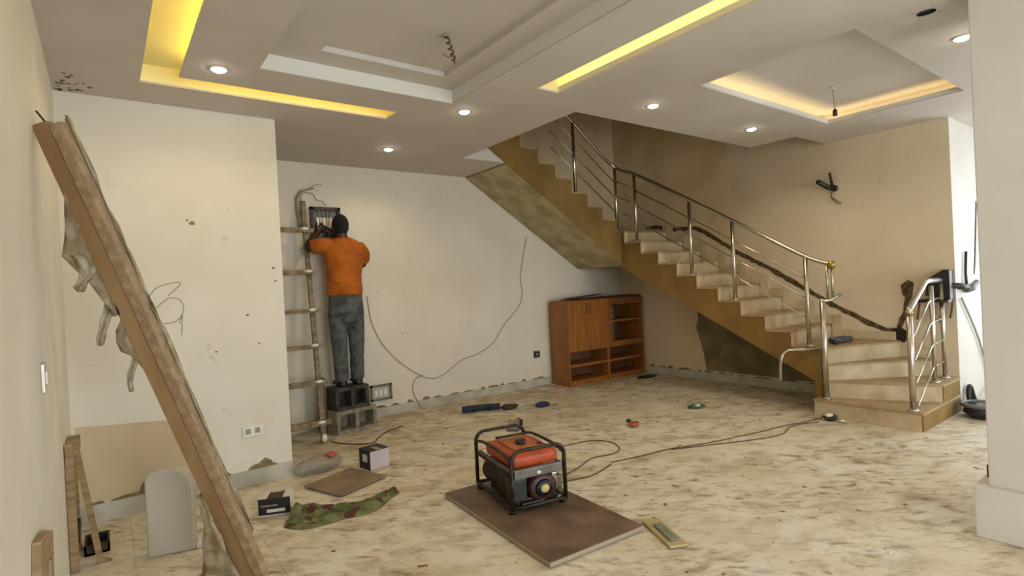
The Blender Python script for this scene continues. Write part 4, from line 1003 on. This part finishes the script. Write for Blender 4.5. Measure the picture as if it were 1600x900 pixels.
# ------------------------------------------------------------------ small things on the floor
def lump(name, label, cat, c, s, m, seed, extra=None):
    rl = random.Random(seed); bm = bmesh.new(); bmesh.ops.create_icosphere(bm, subdivisions=2, radius=1)
    for v in bm.verts:
        k = 1+rl.uniform(-.18, .18); v.co = Vector((v.co.x*s[0]*k, v.co.y*s[1]*k, max(.001, s[2]+v.co.z*s[2]*k)))
    t = thing(name, label, cat, c); mb = MB(); mb.addbm(bm, frame(c, s[3] if len(s) > 3 else 0)); mb.build('bulk', m, t, True)
    for nm, off, ss, mm in (extra or []): MB().ball(Vector(c)+Vector(off), *ss, sub=2).build(nm, mm, t, True)
    return t
M_blue = mat('navy_fabric', '232b47', '161a2c', scale=12, rough=.8)
t = thing('tool_roll', 'long navy blue tool roll lying by the back wall skirting', 'tool roll', (3.32, 5.12, 0))
MB().tube(spline([(3.13, 5.22, .04), (3.24, 5.16, .045), (3.38, 5.08, .048), (3.50, 5.02, .045)], 5), .036, 14).build('roll', M_blue, t, True)
for f in (.3, .7): 
    c = Vector((3.13, 5.22, .042)).lerp(Vector((3.50, 5.02, .046)), f); d = Vector((.37, -.20, 0)).normalized()*.012
    MB().tube([c-d, c+d], .039, 14).build('strap', M_dark, t, True)
lump('dark_rag', 'small black and brown rag next to the navy tool roll', 'rag', (3.60, 4.98, 0), (.10, .06, .03, -20), mat('dark_rag_cloth', '2a2018', '4c3a24', scale=20, rough=.9), 3)
lump('blue_rag', 'small dusty blue rag lying furthest along from the tool roll', 'rag', (3.92, 4.78, 0), (.09, .05, .03, -25), M_blue, 6, [('torn_tail', (.14, -.05, .01), (.06, .025, .01), M_wood)])
lump('sprout_scrap', 'green wrapper scrap on the open floor below the cabinets', 'scrap', (4.98, 3.50, 0), (.10, .07, .016), mat('green_wrapper', '2f5a35', '447a48', scale=20, rough=.5), 12, [('white_patch', (-.01, -.02, .03), (.035, .03, .012), M_white)])
lump('red_scrap', 'crumpled red plastic piece with a black cap on the open floor', 'scrap', (3.98, 3.50, 0), (.08, .05, .022, 30), mat('faded_red_plastic', 'a85a3c', '93492f', scale=18, rough=.6), 15, [('black_cap', (-.0, .06, .04), (.025, .025, .02), M_dark)])
lump('leaf_scrap', 'crumpled white and green paper against the lowest stair riser', 'scrap', (5.33, 2.32, 0), (.07, .06, .03, 20), mat('green_black_waste', '34381f', '1f2116', scale=24, rough=.8), 21, [('white_paper', (-.02, -.0, .05), (.045, .035, .02), M_white), ('white_paper', (.0, -.10, .012), (.03, .025, .01), M_white)])
t = thing('black_bowl', 'black coiled hose and bowl on the floor beside the stair side', 'bowl', (6.28, 1.42, 0))
mb = MB(); mb.rings([ring(6.28, 1.42, .002, .13, .10), ring(6.28, 1.42, .05, .19, .15), ring(6.28, 1.42, .10, .17, .13), ring(6.28, 1.42, .115, .12, .09)], 24); mb.build('shell', mat('gloss_black_plastic', '1b1b24', rough=.25), t, True)
MB().tube(arc((6.28, 1.42, .11), .16, 0, 360, 20, 'XY'), .016, 8).build('rim', M_grey, t, True)
o = MB().tube(spline([(6.50, 1.56, .02), (6.50, 1.58, .15), (6.55, 1.58, .22), (6.60, 1.57, .12), (6.62, 1.55, .024)], 6), .022, 8).build('black_pipe', M_dark, None, True); tag(o, 'short curved black pipe standing behind the black bowl', 'pipe')
t = thing('white_frame', 'broken white bracket lying by the white end wall', 'bracket', (6.95, 1.45, 0))
MB().tube([(6.70, 1.38, .02), (7.10, 1.52, .12), (7.4, 1.54, .16)], .018, 8).build('arm', M_white, t); MB().tube([(6.72, 1.38, .02), (7.05, 1.40, .02), (7.4, 1.44, .03)], .018, 8).build('arm', M_white, t)
# a tool left on the fourth tread
t = thing('hand_tool', 'grey power tool left lying on the winder tread beside the newel post', 'tool', (5.95, 2.42, .64))
MB().tube([(5.84, 2.50, .678), (5.95, 2.45, .68), (6.10, 2.42, .675)], [.03, .036, .028], 12).build('body', mat('grey_blue_tool', '5c6468', '3d4346', scale=12, rough=.5), t, True)
MB().tube([(5.86, 2.49, .675), (5.80, 2.44, .662)], [.024, .020], 10).build('handle', M_dark, t, True)
# cables on the floor
def fcable(name, label, pts, r=.0045, m=M_cable):
    o = MB().tube(spline([(x, y, r) for x, y in pts], 8), r, 6).build(name, m, None, True, origin=(pts[0][0], pts[0][1], 0)); tag(o, label, 'cable', 'cables trailing over the floor'); return o
fcable('floor_cable', 'thin brown cable looping out from the generator and back towards it', [(2.40, 3.05), (2.62, 2.98), (2.80, 3.02), (3.02, 3.10), (3.22, 3.06), (3.36, 3.12), (3.44, 3.30), (3.34, 3.45), (3.10, 3.50), (2.80, 3.62), (2.60, 3.80)])
fcable('floor_cable', 'long brown cable running from the generator to the stair foot', [(3.05, 2.93), (3.35, 2.86), (3.62, 2.82), (3.95, 2.70), (4.30, 2.62), (4.62, 2.55), (4.85, 2.52), (5.12, 2.44), (5.36, 2.40)])
fcable('floor_cable', 'second brown cable crossing beside the long one near the stair foot', [(3.62, 2.80), (4.0, 2.62), (4.35, 2.46), (4.62, 2.40), (4.9, 2.46), (5.2, 2.36)])
fcable('floor_cable', 'short thin cable curling right beside the generator tile', [(2.42, 2.92), (2.58, 2.86), (2.74, 2.83), (2.90, 2.86), (3.02, 2.90)], .005)
fcable('floor_cable', 'dark cable on the floor between the ladder and the blocks', [(1.66, 5.18), (1.75, 4.98), (1.92, 4.84), (2.05, 4.98), (2.2, 5.12), (2.4, 5.2)], .006)
# loose crumbs, chips and dust clods nobody could count
mb = MB(); rs = random.Random(31)
for k in range(620):
    x, y = rs.uniform(.1, 6.2), rs.uniform(1.0, 5.7)
    if rs.random() < .35: y = YB-.05-abs(rs.gauss(0, .25)); x = rs.uniform(1.3, 6.0)
    if x < 1.15 and y > YF-.05: continue
    if x > 5.35 and y < 2.6: continue
    if 1.62 < x < 2.48 and 1.7 < y < 3.35: continue
    if x > 4.8 and y > 4.85: continue
    if .6 < x < 1.9 and 3.25 < y < 4.5: continue
    if 1.2 < x < 2.4 and y > 5.05: continue
    if x < .6 and y > 2.7: continue
    if 3.0 < x < 4.3 and 4.6 < y < 5.35: continue
    s = rs.choice((.004, .005, .006, .008, .012)); a = rs.uniform(0, 3.14); ca, sa = math.cos(a), math.sin(a); l = s*rs.uniform(.8, 2.4); h_ = s*rs.uniform(.25, .7)
    i0 = len(mb.v)
    for u, v in ((-l, -s), (l, -s*.7), (l*.8, s), (-l*.9, s*.8)): mb.v.append(Vector((x+u*ca-v*sa, y+u*sa+v*ca, .0005)))
    mb.v.append(Vector((x+rs.uniform(-.3, .3)*l, y, h_)))
    mb.cur = rs.choice((0, 0, 1, 1, 2))
    for i in range(4): mb.face((i0+i, i0+(i+1) % 4, i0+4))
o = mb.build('floor_debris', [mat('plaster_crumb', 'cfc4aa', rough=.95), M_raw, mat('wood_chip', '7b5a33', rough=.9)]); o['kind'] = 'stuff'; tag(o, 'scattered plaster crumbs and wood chips over the dusty floor', 'debris')
